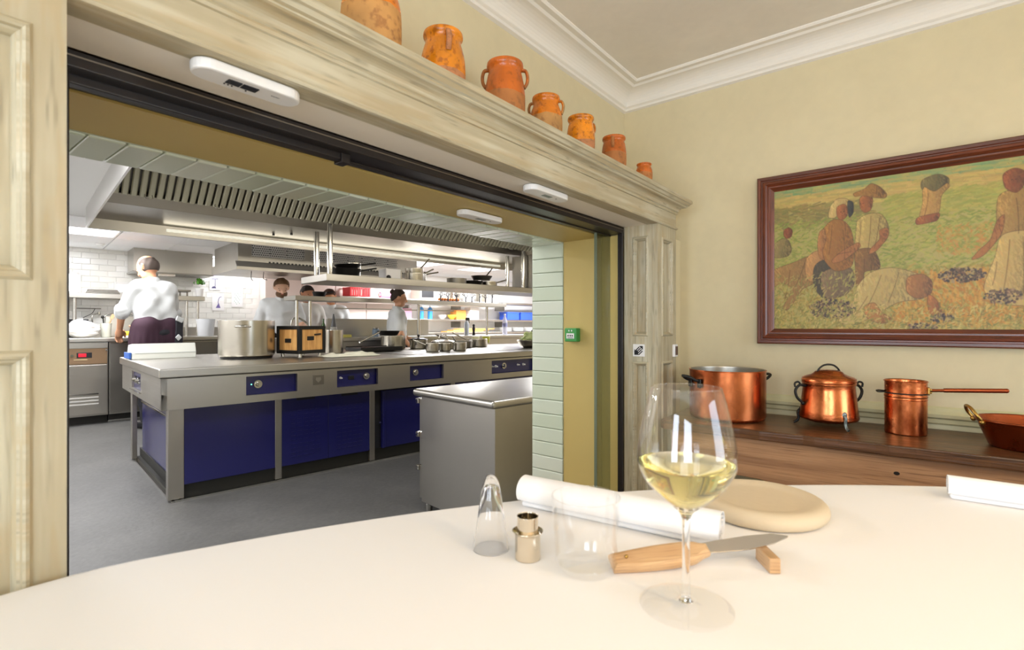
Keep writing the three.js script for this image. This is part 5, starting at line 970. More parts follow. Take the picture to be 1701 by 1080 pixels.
{
  const o = kthing('saute_pan', 'wide saute pan under a shiny lid with a loop handle', 'pan', [3.51, IT + 0.004, -4.78]);
  mesh('body', potBody(0.145, 0.075), M.steelPan, o); const l = mesh('lid', lathe([[0.145, 0.076], [0.14, 0.084], [0.08, 0.1], [0, 0.105]], 44), M.steelPolish, o); mesh('lid_handle', tube([[-0.06, 0.1, 0], [-0.055, 0.14, 0], [0, 0.155, 0], [0.055, 0.14, 0], [0.06, 0.1, 0]], 0.006, 24, 8), M.steelPolish, l);
}
saucepan('dark steel pan with crossing handles right of the lidded saute pan', [3.84, IT + 0.004, -4.85], 0.118, 0.08, 2.2, 0.22, 0.09, M.steelDark, null);
saucepan('low wide steel pot near the raised rim of the range', [4.16, IT + 0.004, -4.95], 0.125, 0.095, 2.7, 0.2, 0.1, M.steelPan, null);
{
  const o = kthing('salad_bowl', 'large steel bowl at the tiled pillar', 'bowl', [4.42, IT + 0.004, -4.3]);
  mesh('bowl', lathe([[0, 0], [0.07, 0], [0.115, 0.03], [0.15, 0.085], [0.152, 0.09], [0.146, 0.088], [0.11, 0.035], [0, 0.008]], 44), M.steelPan, o);
  const s = kthing('salad_leaves', 'pale green salad leaves heaped in the steel bowl', 'salad', [4.42, IT + 0.05, -4.3]);
  const leaf = sph(0.045, 0, 0, 0, 1, 0.25, 0.8, 10), g = []; for (let k = 0; k < 26; k++) { const a = rr(0, 6.28), r = rr(0, 0.085); g.push(leaf.clone().rotateX(rr(-1, 1)).rotateZ(rr(-1, 1)).translate(r * Math.cos(a), 0.045 + rr(0, 0.1) * (1 - r * 8), r * Math.sin(a))); }
  mesh('leaves', g, std(0xc7d39a, 0.7), s, { kind: 'stuff' });
  const t = kthing('black_tongs', 'black handled tongs stuck in the salad bowl', 'tongs', [4.36, IT + 0.2, -4.2]);
  mesh('arm', bar([0, 0, 0], [0.1, 0.05, 0.03], 0.01), M.blackPlastic, t); mesh('arm', bar([-0.02, 0.0, 0.02], [0.03, 0.075, 0.06], 0.01), M.blackPlastic, t);
}
for (const [x, z, c, l] of [[4.47, -5.36, 0xdcd9a8, 'pale yellow'], [4.66, -5.36, 0xb8b83a, 'olive green']]) {
  const o = kthing('sauce_tub', `${l} sauce tub on the raised rim of the range`, 'tub', [x, IT + 0.03, z]); mesh('tub', lathe([[0, 0], [0.045, 0], [0.055, 0.09], [0, 0.09]], 24), phy(c, 0.4), o); mesh('rim', lathe([[0.054, 0.085], [0.058, 0.09], [0.054, 0.094], [0.05, 0.09]], 24), M.white, o);
}
// on the gantry shelf
const GY = 1.62;
frypan('black iron frying pan with a long handle on the gantry shelf', [2.33, GY, -4.78], 0.145, 0.075, 0.35, 0.3, 0.06, M.blackPan);
frypan('second black pan leaning in the first on the gantry shelf', [2.36, GY + 0.085, -4.8], 0.13, 0.04, 0.1, 0.2, 0.03, M.blackPan, 0.06);
{
  const o = kthing('steel_can', 'tall plain steel can behind the black pans on the gantry', 'can', [2.52, GY, -4.98]); mesh('can', potBody(0.062, 0.17), M.steelPan, o);
  const w = kthing('white_machine', 'white boxy kitchen machine with a black knob on the gantry', 'machine', [2.87, GY, -4.87]); mesh('housing', rbox(0.18, 0.125, 0.16, 0.012, 0, 0.0625, 0), phy(0xf0eff2, 0.35), w); mesh('knob', sph(0.026, -0.06, 0.03, 0.08, 1, 0.9, 0.7), M.blackPlastic, w); mesh('side_grey', rbox(0.02, 0.11, 0.15, 0.005, 0.098, 0.056, 0), M.steelDark, w);
}
saucepan('stacked steel saucepan with its handle rising right on the gantry', [3.12, GY, -4.78], 0.105, 0.09, 0.4, 0.28, 0.1, M.steelPan, null);
saucepan('upper steel saucepan nested in another on the gantry', [3.12, GY + 0.085, -4.78], 0.098, 0.055, 0.5, 0.26, 0.16, M.steelPan, null);
saucepan('taller steel saucepan behind the nested pair on the gantry', [3.29, GY, -4.95], 0.08, 0.13, 0.2, 0.24, 0.05, M.steelPan, null);
saucepan('low dark steel pan alone in the middle of the gantry', [3.70, GY, -4.78], 0.115, 0.07, 0, 0, 0, M.steelDark, null);
frypan('steel frying pan tilted on others at the right of the gantry', [4.08, GY + 0.072, -4.78], 0.13, 0.05, 0.5, 0.26, 0.14, M.steelDark, 0.0);
frypan('dark frying pan lying flat under the tilted one on the gantry', [3.96, GY, -4.8], 0.12, 0.055, 1.9, 0.18, 0.01, M.blackPan);
saucepan('shallow bright pan with a thin handle at the gantry right', [4.2, GY, -4.78], 0.1, 0.06, 0.15, 0.25, 0.06, M.steelPan, null);

// ================================================================ on the pass shelf and behind it
frypan('grey frying pan standing on the pass shelf before two cooks', [2.72, 1.5, -6.3], 0.085, 0.06, 0.2, 0.12, 0.02, M.blackPan);
{
  const xs = [4.56, 4.66, 4.78, 4.86, 5.0, 5.08, 5.32, 5.4, 5.5];
  const branch = (g, p, d, l, r, n) => { const e = p.clone().addScaledVector(d, l); g.push(bar(p.toArray(), e.toArray(), r, 6)); if (n <= 0) return; for (let k = 0; k < 2; k++) branch(g, e, d.clone().applyAxisAngle(V(0, 0, 1), (k ? 1 : -1) * rr(0.35, 0.8)).applyAxisAngle(V(0, 1, 0), rr(-0.8, 0.8)).normalize(), l * rr(0.55, 0.75), r * 0.7, n - 1); };
  xs.forEach((x, k) => {
    const o = kthing('tree_ornament', `small black bare tree ornament, ${['leftmost', 'second', 'third', 'fourth', 'fifth', 'sixth', 'seventh', 'eighth', 'rightmost'][k]} of nine on the pass shelf`, 'ornament', [x, 1.5, -6.28 + 0.05 * (k % 3)], 0, 'black tree ornaments on the pass shelf');
    const g = []; branch(g, V(0, 0.004, 0), V(0, 1, 0), 0.06, 0.009, 4); mesh('branches', g, std(0x23242c, 0.6), o, { kind: 'stuff' }); mesh('base', cyl(0.022, 0.018, 0.006, 0, 0, 0, 14), std(0x23242c, 0.6), o);
  });
  const f = kthing('fruit_tray', 'low tray of orange fruit behind the tree ornaments', 'fruit', [4.82, 1.5, -6.42]); mesh('tray', rbox(0.42, 0.02, 0.1, 0.004, 0, 0.01, 0), M.steelDark, f); for (let k = 0; k < 8; k++) mesh('orange', sph(0.024, -0.18 + k * 0.05, 0.043, 0), std(0xd77a2c, 0.6), f);
  const w = kthing('paper_pile', 'loose white papers at the right end of the pass shelf', 'papers', [5.67, 1.5, -6.32]); for (let k = 0; k < 4; k++) mesh('sheet', box(0.21, 0.003, 0.15).rotateY(k * 0.4).translate(0.02 * k, 0.002 + k * 0.004, 0), M.paper, w);
}
{
  const o = kthing('plastic_bottle', 'clear plastic water bottle behind the salad bowl', 'bottle', [5.75, 0.99, -6.15]);
  mesh('bottle', lathe([[0, 0], [0.038, 0], [0.042, 0.02], [0.042, 0.2], [0.036, 0.24], [0.015, 0.3], [0.015, 0.32], [0, 0.32]], 28), phy(0xe8e8f2, 0.15, { transmission: 0.5, thickness: 0 }), o); mesh('label_band', lathe([[0.0425, 0.13], [0.0428, 0.135], [0.0428, 0.185], [0.0425, 0.19]], 28), std(0x8e90b8, 0.5), o); mesh('cap', cyl(0.017, 0.017, 0.025, 0, 0.318, 0, 16), M.white, o);
  const s = kthing('spray_bottle', 'blue and white spray bottle with a black trigger', 'bottle', [4.95, 0.99, -6.15]);
  mesh('bottle', lathe([[0, 0], [0.036, 0], [0.038, 0.17], [0.018, 0.22], [0, 0.22]], 24), phy(0xdce6f4, 0.3), s); mesh('trigger', [rbox(0.07, 0.045, 0.03, 0.01, 0.02, 0.25, 0), bar([0.04, 0.24, 0], [0.055, 0.19, 0], 0.006)], M.blackPlastic, s);
  const n = kthing('pepper_mill', 'black pepper mill leaning by the spray bottle', 'pepper mill', [5.05, 0.99, -6.1]); mesh('body', lathe([[0, 0], [0.025, 0], [0.018, 0.05], [0.024, 0.1], [0.016, 0.13], [0.02, 0.16], [0, 0.175]], 20), M.blackPlastic, n);
  for (const [x, l] of [[3.5, 'left of two beside the upstand'], [3.93, 'right of two beside the upstand']]) { const j = kthing('glass_jar', `small glass storage jar, ${l}`, 'jar', [x, 0.99, -6.3]); mesh('jar', lathe([[0, 0], [0.045, 0], [0.048, 0.09], [0.04, 0.1], [0.04, 0.11], [0, 0.11]], 24), phy(0x9fb2c4, 0.1, { transmission: 0.4, thickness: 0 }), j); mesh('lid', cyl(0.044, 0.044, 0.016, 0, 0.109, 0, 20), M.steelDark, j); }
  const sp = kthing('yellow_sponge', 'yellow sponge at the foot of the steel upstand', 'sponge', [3.05, 0.99, -6.25]); mesh('foam', rbox(0.12, 0.035, 0.07, 0.008, 0, 0.0175, 0), std(0xd9cf6a, 0.9), sp);
  const gb = kthing('green_bottle', 'dark green oil bottle near the two far cooks', 'bottle', [2.86, 0.99, -6.5]); mesh('glass', lathe([[0, 0], [0.03, 0], [0.032, 0.14], [0.012, 0.19], [0.012, 0.24], [0, 0.24]], 20), phy(0x3c5a1c, 0.15), gb); mesh('label_band', lathe([[0.0325, 0.05], [0.0328, 0.055], [0.0328, 0.1], [0.0325, 0.105]], 20), std(0xdfe6a0, 0.6), gb);
}
// far wall at the right: cupboards, shelves and their load
{
  const pinkish = std(0xe7d3c8, 0.45);
  const o = kthing('cold_room_cupboards', 'tall pale pink cold cupboards on the far wall', 'cupboard');
  for (let k = 0; k < 4; k++) { const d = mesh('door', rbx(2.72 + k * 0.56, 3.27 + k * 0.56, 0.1, 2.1, -8.48, -8.24, 0.006), pinkish, o); mesh('door_handle', rbx(3.2 + k * 0.56, 3.22 + k * 0.56, 0.95, 1.25, -8.24, -8.215, 0.004), M.steelPolish, d); }
  const c = kthing('far_counter', 'steel counter along the far right wall', 'counter');
  mesh('worktop', muv(rbx(4.98, 9.4, 0.97, 1.01, -8.46, -7.75, 0.005)), M.steel, c); mesh('body', muv(bx(5.0, 9.38, 0.05, 0.97, -8.44, -7.8)), M.steelDark, c);
  for (const [y, l, nm] of [[1.62, 'upper steel wall shelf above the far right counter', 0], [1.26, 'lower steel wall shelf above the far right counter', 1]]) { const s = kthing('storage_shelf', l, 'shelf'); mesh('shelf_board', muv(rbx(nm ? 5.0 : 3.75, 9.3, y - 0.04, y, nm ? -8.45 : -8.235, nm ? -8.08 : -7.9, 0.004)), M.steel, s); for (let k = 0; k < 4; k++) mesh('bracket', muv(box(0.02, 0.12, 0.3, 5.2 + k * 1.2, y - 0.1, -8.3)), M.steelDark, s); }
  const rc = kthing('red_crate', 'bright red slatted plastic crate on the upper wall shelf', 'crate', [4.12, 1.62, -8.06]);
  const red = phy(0xd8242a, 0.4); mesh('floor_panel', box(0.36, 0.01, 0.26, 0, 0.012, 0), red, rc); for (let k = 0; k < 9; k++) mesh('slat', [rbox(0.03, 0.14, 0.008, 0.002, -0.165 + k * 0.041, 0.08, 0.13)], red, rc); mesh('rim', [rbox(0.37, 0.02, 0.01, 0.003, 0, 0.15, 0.134), rbox(0.37, 0.02, 0.01, 0.003, 0, 0.15, -0.134), rbox(0.01, 0.15, 0.27, 0.003, 0.18, 0.08, 0), rbox(0.01, 0.15, 0.27, 0.003, -0.18, 0.08, 0)], red, rc);
  const pr = kthing('film_roll', 'pink film roll with white ends on the upper wall shelf', 'roll', [4.66, 1.62, -7.98]); mesh('roll', cyl(0.048, 0.048, 0.3, 0, -0.15, 0, 28).rotateZ(Math.PI / 2).translate(0, 0.048, 0), phy(0xe58fc0, 0.4), pr); mesh('core', [cyl(0.025, 0.025, 0.34, 0, -0.17, 0, 16).rotateZ(Math.PI / 2).translate(0, 0.048, 0)], M.white, pr);
  const mw = kthing('microwave_oven', 'beige microwave oven on the upper wall shelf behind the woman', 'microwave', [5.5, 1.62, -8.07]); mesh('housing', rbox(0.42, 0.22, 0.32, 0.01, 0, 0.11, 0), std(0xd9c0b4, 0.4), mw); mesh('door_glass', rbox(0.26, 0.15, 0.01, 0.004, -0.05, 0.11, 0.161), M.blackPlastic, mw); mesh('top_tray', rbox(0.3, 0.03, 0.22, 0.006, 0.03, 0.236, 0), M.blackPan, mw);
  const fold = [['orange_carton', 'orange cardboard carton on the lower wall shelf', 'carton', 6.43, 0.25, 0.185, 0.2, 0xe0954a], ['pink_carton', 'dull pink carton on the lower shelf behind the woman', 'carton', 5.14, 0.26, 0.19, 0.2, 0xb87a8c]];
  for (const [nm, l, ca, x, w, h, d, col] of fold) { const b = kthing(nm, l, ca, [x, 1.26, -8.26]); mesh('box', rbox(w, h, d, 0.004, 0, h / 2, 0), std(col, 0.7), b); mesh('flap', box(w, 0.004, d * 0.5, 0, h + 0.003, 0.02), std(col, 0.75), b); }
  ['left of the pair', 'right of the pair'].forEach((l, k) => { const b = kthing('blue_bottle', `tall blue detergent bottle, ${l} on the lower shelf`, 'bottle', [5.52 + k * 0.2, 1.26, -8.22]); mesh('bottle', lathe([[0, 0], [0.045, 0], [0.047, 0.19], [0.02, 0.23], [0, 0.23]], 20), phy(0x3f8fd0, 0.35), b); mesh('cap', cyl(0.02, 0.018, 0.03, 0, 0.229, 0, 14), M.white, b); });
  const ws = kthing('white_tub_stack', 'stack of white plastic tubs on the lower wall shelf', 'tub', [6.75, 1.26, -8.24]); for (let k = 0; k < 4; k++) mesh('tub', rbox(0.26 - 0.01 * k, 0.062, 0.2, 0.008, 0.005 * k, 0.032 + k * 0.063, 0), M.white, ws);
  const bowls = [[6.05, 0xe9e4dc, 'white'], [6.18, 0xe6cf4c, 'yellow']]; for (const [x, col, l] of bowls) { const b = kthing('mixing_bowl', `${l} mixing bowl on the lower wall shelf`, 'bowl', [x, 1.26, -8.2 + (l === 'white' ? -0.08 : 0.06)]); mesh('bowl', lathe([[0, 0], [0.035, 0], [0.08, 0.05], [0.088, 0.09], [0.082, 0.088], [0.03, 0.008], [0, 0.008]], 28), phy(col, 0.35), b); }
  for (let k = 0; k < 3; k++) { const b = kthing('blue_crate', ['blue plastic crate standing lowest on the far shelf end', 'blue plastic crate next to the lowest one', 'blue plastic crate at the far shelf end against the wall'][k], 'crate', [7.85 + k * 0.42, 1.26, -8.25]); mesh('crate', rbox(0.36, 0.16, 0.26, 0.01, 0, 0.08, 0), phy(0x3a62d8, 0.4), b); mesh('rim', rbox(0.38, 0.02, 0.28, 0.006, 0, 0.162, 0), phy(0x4a74ea, 0.4), b); }
  const tins = ['left', 'second', 'third', 'right']; for (let k = 0; k < 4; k++) { const b = kthing('storage_tin', `steel storage tin on the upper wall shelf, ${tins[k]} of four`, 'tin', [6.2 + k * 0.34, 1.62, -8.07], 0, 'storage tins on the upper shelf'); mesh('tin', cyl(0.11, 0.11, 0.17, 0, 0, 0, 28), k % 2 ? M.white : M.steelPan, b); mesh('lid', cyl(0.114, 0.114, 0.02, 0, 0.168, 0, 28), M.steelDark, b); }
  const rl = kthing('rolling_pins', 'pale wooden boards lying along the far counter', 'boards', [6.3, 1.01, -7.95]); for (let k = 0; k < 3; k++) mesh('board', muv(rbox(0.9, 0.022, 0.2, 0.004, 0.15 * k, 0.012 + 0.024 * k, 0)), M.crateWood, rl);
  const dish = ['left', 'middle', 'right']; for (let k = 0; k < 3; k++) { const b = kthing('plate_stack', `stack of white plates on the far counter, ${dish[k]} of three`, 'plates', [7.5 + k * 0.36, 1.01, -8.0], 0, 'plate stacks on the far counter'); for (let j = 0; j < 6; j++) mesh('plate', lathe([[0, 0], [0.08, 0], [0.13, 0.012], [0.13, 0.016], [0.08, 0.006], [0, 0.005]], 28).translate(0, j * 0.014, 0), M.white, b); }
}

// ================================================================ people: bodies meshed from a field of tapered capsules
function nets(f, lo, hi, cell) {                      // naive surface nets; f < 0 inside
  const n = [0, 1, 2].map((k) => Math.ceil((hi[k] - lo[k]) / cell) + 1), [nx, ny, nz] = n, v = new Float32Array(nx * ny * nz), id = new Int32Array(nx * ny * nz).fill(-1), pos = [], idx = [];
  let q = 0; for (let k = 0; k < nz; k++) for (let j = 0; j < ny; j++) for (let i = 0; i < nx; i++) v[q++] = f(lo[0] + i * cell, lo[1] + j * cell, lo[2] + k * cell);
  const at = (i, j, k) => (k * ny + j) * nx + i, cs = [[0, 0, 0], [1, 0, 0], [0, 1, 0], [1, 1, 0], [0, 0, 1], [1, 0, 1], [0, 1, 1], [1, 1, 1]], ed = [[0, 1], [2, 3], [4, 5], [6, 7], [0, 2], [1, 3], [4, 6], [5, 7], [0, 4], [1, 5], [2, 6], [3, 7]];
  for (let k = 0; k < nz - 1; k++) for (let j = 0; j < ny - 1; j++) for (let i = 0; i < nx - 1; i++) {
    const c = cs.map(([a, b, d]) => v[at(i + a, j + b, k + d)]); let m = 0; for (let e = 0; e < 8; e++) if (c[e] < 0) m |= 1 << e;
    if (m === 0 || m === 255) continue;
    let sx = 0, sy = 0, sz = 0, w = 0;
    for (const [a, b] of ed) if ((c[a] < 0) !== (c[b] < 0)) { const t = c[a] / (c[a] - c[b]); sx += cs[a][0] + (cs[b][0] - cs[a][0]) * t; sy += cs[a][1] + (cs[b][1] - cs[a][1]) * t; sz += cs[a][2] + (cs[b][2] - cs[a][2]) * t; w++; }
    id[at(i, j, k)] = pos.length / 3; pos.push(lo[0] + (i + sx / w) * cell, lo[1] + (j + sy / w) * cell, lo[2] + (k + sz / w) * cell);
  }
  const quad = (a, b, c, d, flip) => { if (a < 0 || b < 0 || c < 0 || d < 0) return; flip ? idx.push(a, c, b, a, d, c) : idx.push(a, b, c, a, c, d); };
  for (let k = 1; k < nz - 1; k++) for (let j = 1; j < ny - 1; j++) for (let i = 1; i < nx - 1; i++) {
    const s = v[at(i, j, k)] < 0;
    if (s !== v[at(i + 1, j, k)] < 0) quad(id[at(i, j - 1, k - 1)], id[at(i, j, k - 1)], id[at(i, j, k)], id[at(i, j - 1, k)], !s);
    if (s !== v[at(i, j + 1, k)] < 0) quad(id[at(i - 1, j, k - 1)], id[at(i - 1, j, k)], id[at(i, j, k)], id[at(i, j, k - 1)], !s);
    if (s !== v[at(i, j, k + 1)] < 0) quad(id[at(i - 1, j - 1, k)], id[at(i, j - 1, k)], id[at(i, j, k)], id[at(i - 1, j, k)], !s);
  }
  const g = new THREE.BufferGeometry(); g.setAttribute('position', new THREE.Float32BufferAttribute(pos, 3)); g.setIndex(idx);
  const nr = new Float32Array(pos.length), e = cell * 0.5;
  for (let i = 0; i < pos.length; i += 3) { const x = pos[i], y = pos[i + 1], z = pos[i + 2]; const a = f(x + e, y, z) - f(x - e, y, z), b = f(x, y + e, z) - f(x, y - e, z), c = f(x, y, z + e) - f(x, y, z - e), l = Math.hypot(a, b, c) || 1; nr[i] = a / l; nr[i + 1] = b / l; nr[i + 2] = c / l; }
  g.setAttribute('normal', new THREE.BufferAttribute(nr, 3)); g.setAttribute('uv', new THREE.BufferAttribute(new Float32Array(pos.length / 3 * 2), 2));
  return g;
}
const cap = (a, b, ra, rb = ra) => ({ a, d: [b[0] - a[0], b[1] - a[1], b[2] - a[2]], ra, rb, l2: Math.max(1e-9, (b[0] - a[0]) ** 2 + (b[1] - a[1]) ** 2 + (b[2] - a[2]) ** 2) });
function field(caps, k = 0.03, grow = 0) {
  return (x, y, z) => {
    let s = 1e9;
    for (const c of caps) {
      const px = x - c.a[0], py = y - c.a[1], pz = z - c.a[2], t = Math.max(0, Math.min(1, (px * c.d[0] + py * c.d[1] + pz * c.d[2]) / c.l2));
      const q = Math.hypot(px - c.d[0] * t, py - c.d[1] * t, pz - c.d[2] * t) - (c.ra + (c.rb - c.ra) * t) - grow, h = Math.max(k - Math.abs(s - q), 0) / k;
      s = Math.min(s, q) - h * h * k * 0.25;
    }
    return s;
  };
}
const bounds = (caps, pad) => { const lo = [9, 9, 9], hi = [-9, -9, -9]; for (const c of caps) for (let k = 0; k < 3; k++) { lo[k] = Math.min(lo[k], c.a[k] - c.ra - pad, c.a[k] + c.d[k] - c.rb - pad); hi[k] = Math.max(hi[k], c.a[k] + c.ra + pad, c.a[k] + c.d[k] + c.rb + pad); } return [lo, hi]; };
const shirtMat = std(0xe0e2e1, 0.85);
function person(label, pos, turn, P) {
  const o = kthing('person', label, 'person', pos, turn), s = P.h / 1.75; o.scale.setScalar(s);
  const lean = P.lean || 0, L = (x, y, z) => [x, y, z + lean * Math.max(0, y - 0.95)];
  const sw = P.slim || 1;
  const torso = [cap(L(-0.085 * sw, 0.98, 0), L(-0.09 * sw, 1.33, 0.0), 0.105 * sw, 0.11 * sw), cap(L(0.085 * sw, 0.98, 0), L(0.09 * sw, 1.33, 0.0), 0.105 * sw, 0.11 * sw), cap(L(-0.15 * sw, 1.4, -0.01), L(0.15 * sw, 1.4, -0.01), 0.066), cap(L(0, 1.0, 0.02), L(0, 1.3, 0.02), 0.11 * sw, 0.11 * sw)];
  const neck = [cap(L(0, 1.42, -0.01), L(0, 1.54, 0.01), 0.055 * sw, 0.05 * sw)];
  const legs = []; for (const q of [-1, 1]) legs.push(cap([q * 0.09, 0.94, 0], [q * 0.1, 0.5, 0.015], 0.092, 0.06), cap([q * 0.1, 0.5, 0.015], [q * 0.1, 0.09, -0.015], 0.06, 0.042), cap([q * 0.1, 0.045, -0.03], [q * 0.105, 0.035, 0.15], 0.042, 0.034));
  const arms = [], upper = [], fore = [], hands = [];
  P.arms.forEach(([e, w], k) => {
    const q = k ? -1 : 1, sh = L(q * 0.185 * sw, 1.395, -0.01), E = L(...e), W = L(...w);
    const u = cap(sh, E, 0.056 * sw, 0.045 * sw), f = cap(E, W, 0.044 * sw, 0.03 * sw); upper.push(u); fore.push(f);
    const d = V(...W).sub(V(...E)).normalize(), side = V(q, 0, 0).addScaledVector(d, -d.x * q).normalize(), nrm = d.clone().cross(side).normalize(), pal = V(...W).addScaledVector(d, 0.05), A = (v) => v.toArray();
    const hc = [cap(W, A(pal), 0.028, 0.034), cap(A(V(...W).addScaledVector(d, 0.03).addScaledVector(side, -0.022)), A(V(...W).addScaledVector(d, 0.075).addScaledVector(side, -0.03)), 0.02, 0.014)];
    for (let j = 0; j < 4; j++) { const base = V(...W).addScaledVector(d, 0.08).addScaledVector(side, -0.024 + j * 0.016), ln = [0.034, 0.04, 0.037, 0.029][j], m = base.clone().addScaledVector(d, ln).addScaledVector(nrm, -0.008), t = m.clone().addScaledVector(d, ln * 0.5).addScaledVector(nrm, -0.026); hc.push(cap(A(base), A(m), 0.0095, 0.0085), cap(A(m), A(t), 0.0085, 0.0075)); }
    const tb = V(...W).addScaledVector(d, 0.025).addScaledVector(side, -0.034), tm = tb.clone().addScaledVector(d, 0.035).addScaledVector(side, -0.018), tt = tm.clone().addScaledVector(d, 0.03).addScaledVector(nrm, -0.012); hc.push(cap(A(tb), A(tm), 0.013, 0.011), cap(A(tm), A(tt), 0.0105, 0.009));
    hands.push(hc); arms.push(u, f);
  });
  // head about the top of the neck, turned and tilted
  const N = V(...L(0, 1.545, 0.01)), R = new THREE.Matrix4().makeRotationFromEuler(new THREE.Euler(P.pitch || 0, P.yaw || 0, P.roll || 0, 'YXZ')), H = (x, y, z) => V(x, y, z).applyMatrix4(R).add(N).toArray();
  const head = [cap(H(0, 0.09, -0.022), H(0, 0.115, -0.012), 0.084, 0.084), cap(H(0, 0.1, 0.03), H(0, 0.07, 0.04), 0.064, 0.06), cap(H(0, 0.02, 0.045), H(0, 0.0, 0.055), 0.05, 0.036), cap(H(-0.03, 0.005, 0.03), H(0.03, 0.005, 0.03), 0.036), cap(H(0, 0.078, 0.095), H(0, 0.046, 0.112), 0.009, 0.0135), cap(H(-0.03, 0.088, 0.082), H(0.03, 0.088, 0.082), 0.013)];
  for (const q of [-1, 1]) head.push(cap(H(q * 0.083, 0.065, -0.008), H(q * 0.087, 0.09, -0.018), 0.012, 0.015));
  const skinM = std(P.skin || 0xd9a587, 0.55), bodyCaps = [...torso, ...neck, ...legs, ...arms], F = field(bodyCaps, 0.05);
  const [lo, hi] = bounds(bodyCaps, 0.03), hf = field([...head, ...neck], 0.022), [hl, hh] = bounds(head, 0.02);
  const parts = [nets(F, lo, hi, 0.02), nets(hf, hl, hh, 0.0065)]; for (const hc of hands) { const [a, b] = bounds(hc, 0.012); parts.push(nets(field(hc, 0.008), a, b, 0.005)); }
  mesh('body', parts, skinM, o);
  const wr = (x, y, z) => 0.007 * Math.sin(23 * y + 15 * x + 5 * z) * Math.sin(17 * x - 13 * z + 9 * y) + 0.004 * Math.sin(41 * y + 27 * z + 14 * x) * Math.sin(9 * y - 21 * x);
  const cut = P.sleeve === 'long' ? 0.96 : P.sleeve === 'short' ? 0 : 0.03;
  const sleeves = [...upper.map((c) => (P.sleeve === 'short' ? cap(c.a, c.d.map((q, k) => c.a[k] + q * 0.72), c.ra, c.rb + 0.006) : c)), ...(cut ? fore.map((c) => cap(c.a, c.d.map((q, k) => c.a[k] + q * cut), c.ra, c.rb + 0.012)) : [])];
  const jc = [...torso, ...sleeves], jf = field(jc, 0.028, 0.019), hem = P.hem || 0.93;
  const J = (x, y, z) => Math.max(jf(x, y, z) + wr(x, y, z), hem - y), [jl, jh] = bounds(jc, 0.06);
  const jk = mesh('chef_jacket', nets(J, jl, jh, 0.014), P.jacket ? std(P.jacket, 0.85) : shirtMat, o);
  const nk = N.toArray(); mesh('collar', T(lathe([[0.066, -0.03], [0.07, 0.0], [0.066, 0.025], [0.061, 0.024], [0.062, -0.03]], 28).rotateX(0.15 + lean * 0.6), nk[0], nk[1] - 0.065, nk[2] - 0.014), P.jacket ? std(P.jacket, 0.85) : shirtMat, jk);
  if (P.sleeve === 'rolled') upper.forEach((c, k) => { const e = V(...fore[k].a), d = V(...fore[k].d).normalize(); const p = e.clone().addScaledVector(d, 0.03); mesh('rolled_cuff', nets(field([cap(e.clone().addScaledVector(d, -0.015).toArray(), p.toArray(), 0.066, 0.062)], 0.01), p.clone().addScalar(-0.15).toArray(), p.clone().addScalar(0.15).toArray(), 0.012), shirtMat, jk); });
  const tf = field(legs.filter((c) => c.a[1] > 0.06).concat([cap([-0.08, 0.96, 0], [0.08, 0.96, 0], 0.11)]), 0.06, 0.018); mesh('trousers', nets((x, y, z) => Math.max(tf(x, y, z) + wr(x, y, z), y - 1.0, 0.06 - y), [-0.3, 0.03, -0.22], [0.3, 1.04, 0.24], 0.018), std(0x25252b, 0.85), o);
  mesh('shoes', nets(field(legs.filter((c) => c.a[1] < 0.06), 0.02, 0.01), [-0.2, -0.02, -0.12], [0.2, 0.12, 0.24], 0.014), M.blackPlastic, o);
  if (P.apron) {
    const ac = [cap([-0.095, 1.0, 0], [-0.12, 0.55, 0.02], 0.125, 0.13), cap([0.095, 1.0, 0], [0.12, 0.55, 0.02], 0.125, 0.13), cap([-0.06, 0.9, 0.03], [0.06, 0.9, 0.03], 0.13)], af = field(ac, 0.06, 0.012);
    const ap = mesh('waist_apron', nets((x, y, z) => Math.max(af(x, y, z) + 0.7 * wr(x, y * 0.4, z) + 0.005 * Math.sin(26 * Math.atan2(x, z)) * sstep(1.05, 0.7, y), y - (P.apronTop || 1.06), 0.52 - y), [-0.34, 0.46, -0.25], [0.34, 1.14, 0.28], 0.014), std(P.apron, 0.85), o);
    if (P.towel) { mesh('tucked_towel', [rbox(0.075, 0.34, 0.03, 0.01).rotateZ(0.05).translate(-0.13, 0.93, -0.135)], std(0x2a2a30, 0.8), ap); mesh('towel_fold', [rbox(0.05, 0.05, 0.012, 0.006).rotateZ(0.8).translate(-0.115, 0.905, -0.156), rbox(0.075, 0.05, 0.016, 0.006).rotateZ(0.4).translate(-0.13, 1.09, -0.152)], shirtMat, ap); }
  }
  // hair, beard, eyes, mouth
  const hc = std(P.hair || 0x4a3626, 0.75), inv = R.clone().invert(), q = V(0, 0, 0), loc = (x, y, z) => q.set(x - N.x, y - N.y, z - N.z).applyMatrix4(inv), g2 = field(head.slice(0, 4), 0.022, P.hairGrow || 0.012);
  const mask = P.bald ? (v) => Math.max(v.z - 0.012 - 0.25 * Math.max(0, v.y - 0.1), v.y - 0.158 + 0.6 * Math.max(0, v.z + 0.03), 0.035 - v.y - 0.3 * Math.max(0, -v.z - 0.03)) : (v) => Math.max(0.098 - v.y - 1.1 * Math.max(0, -v.z - 0.02), 0.02 - v.y, v.z - 0.015 - 1.5 * Math.max(0, v.y - 0.118));
  const hm = mesh('hair', nets((x, y, z) => { const d = g2(x, y, z) + 0.0025 * Math.sin(90 * x) * Math.sin(80 * z + 30 * y); return Math.max(d, mask(loc(x, y, z))); }, hl.map((v) => v - 0.02), hh.map((v) => v + 0.02), 0.007), hc, o);
  if (P.bun) mesh('hair_bun', T(sph(0.038), ...H(0, 0.155, -0.095)), hc, hm);
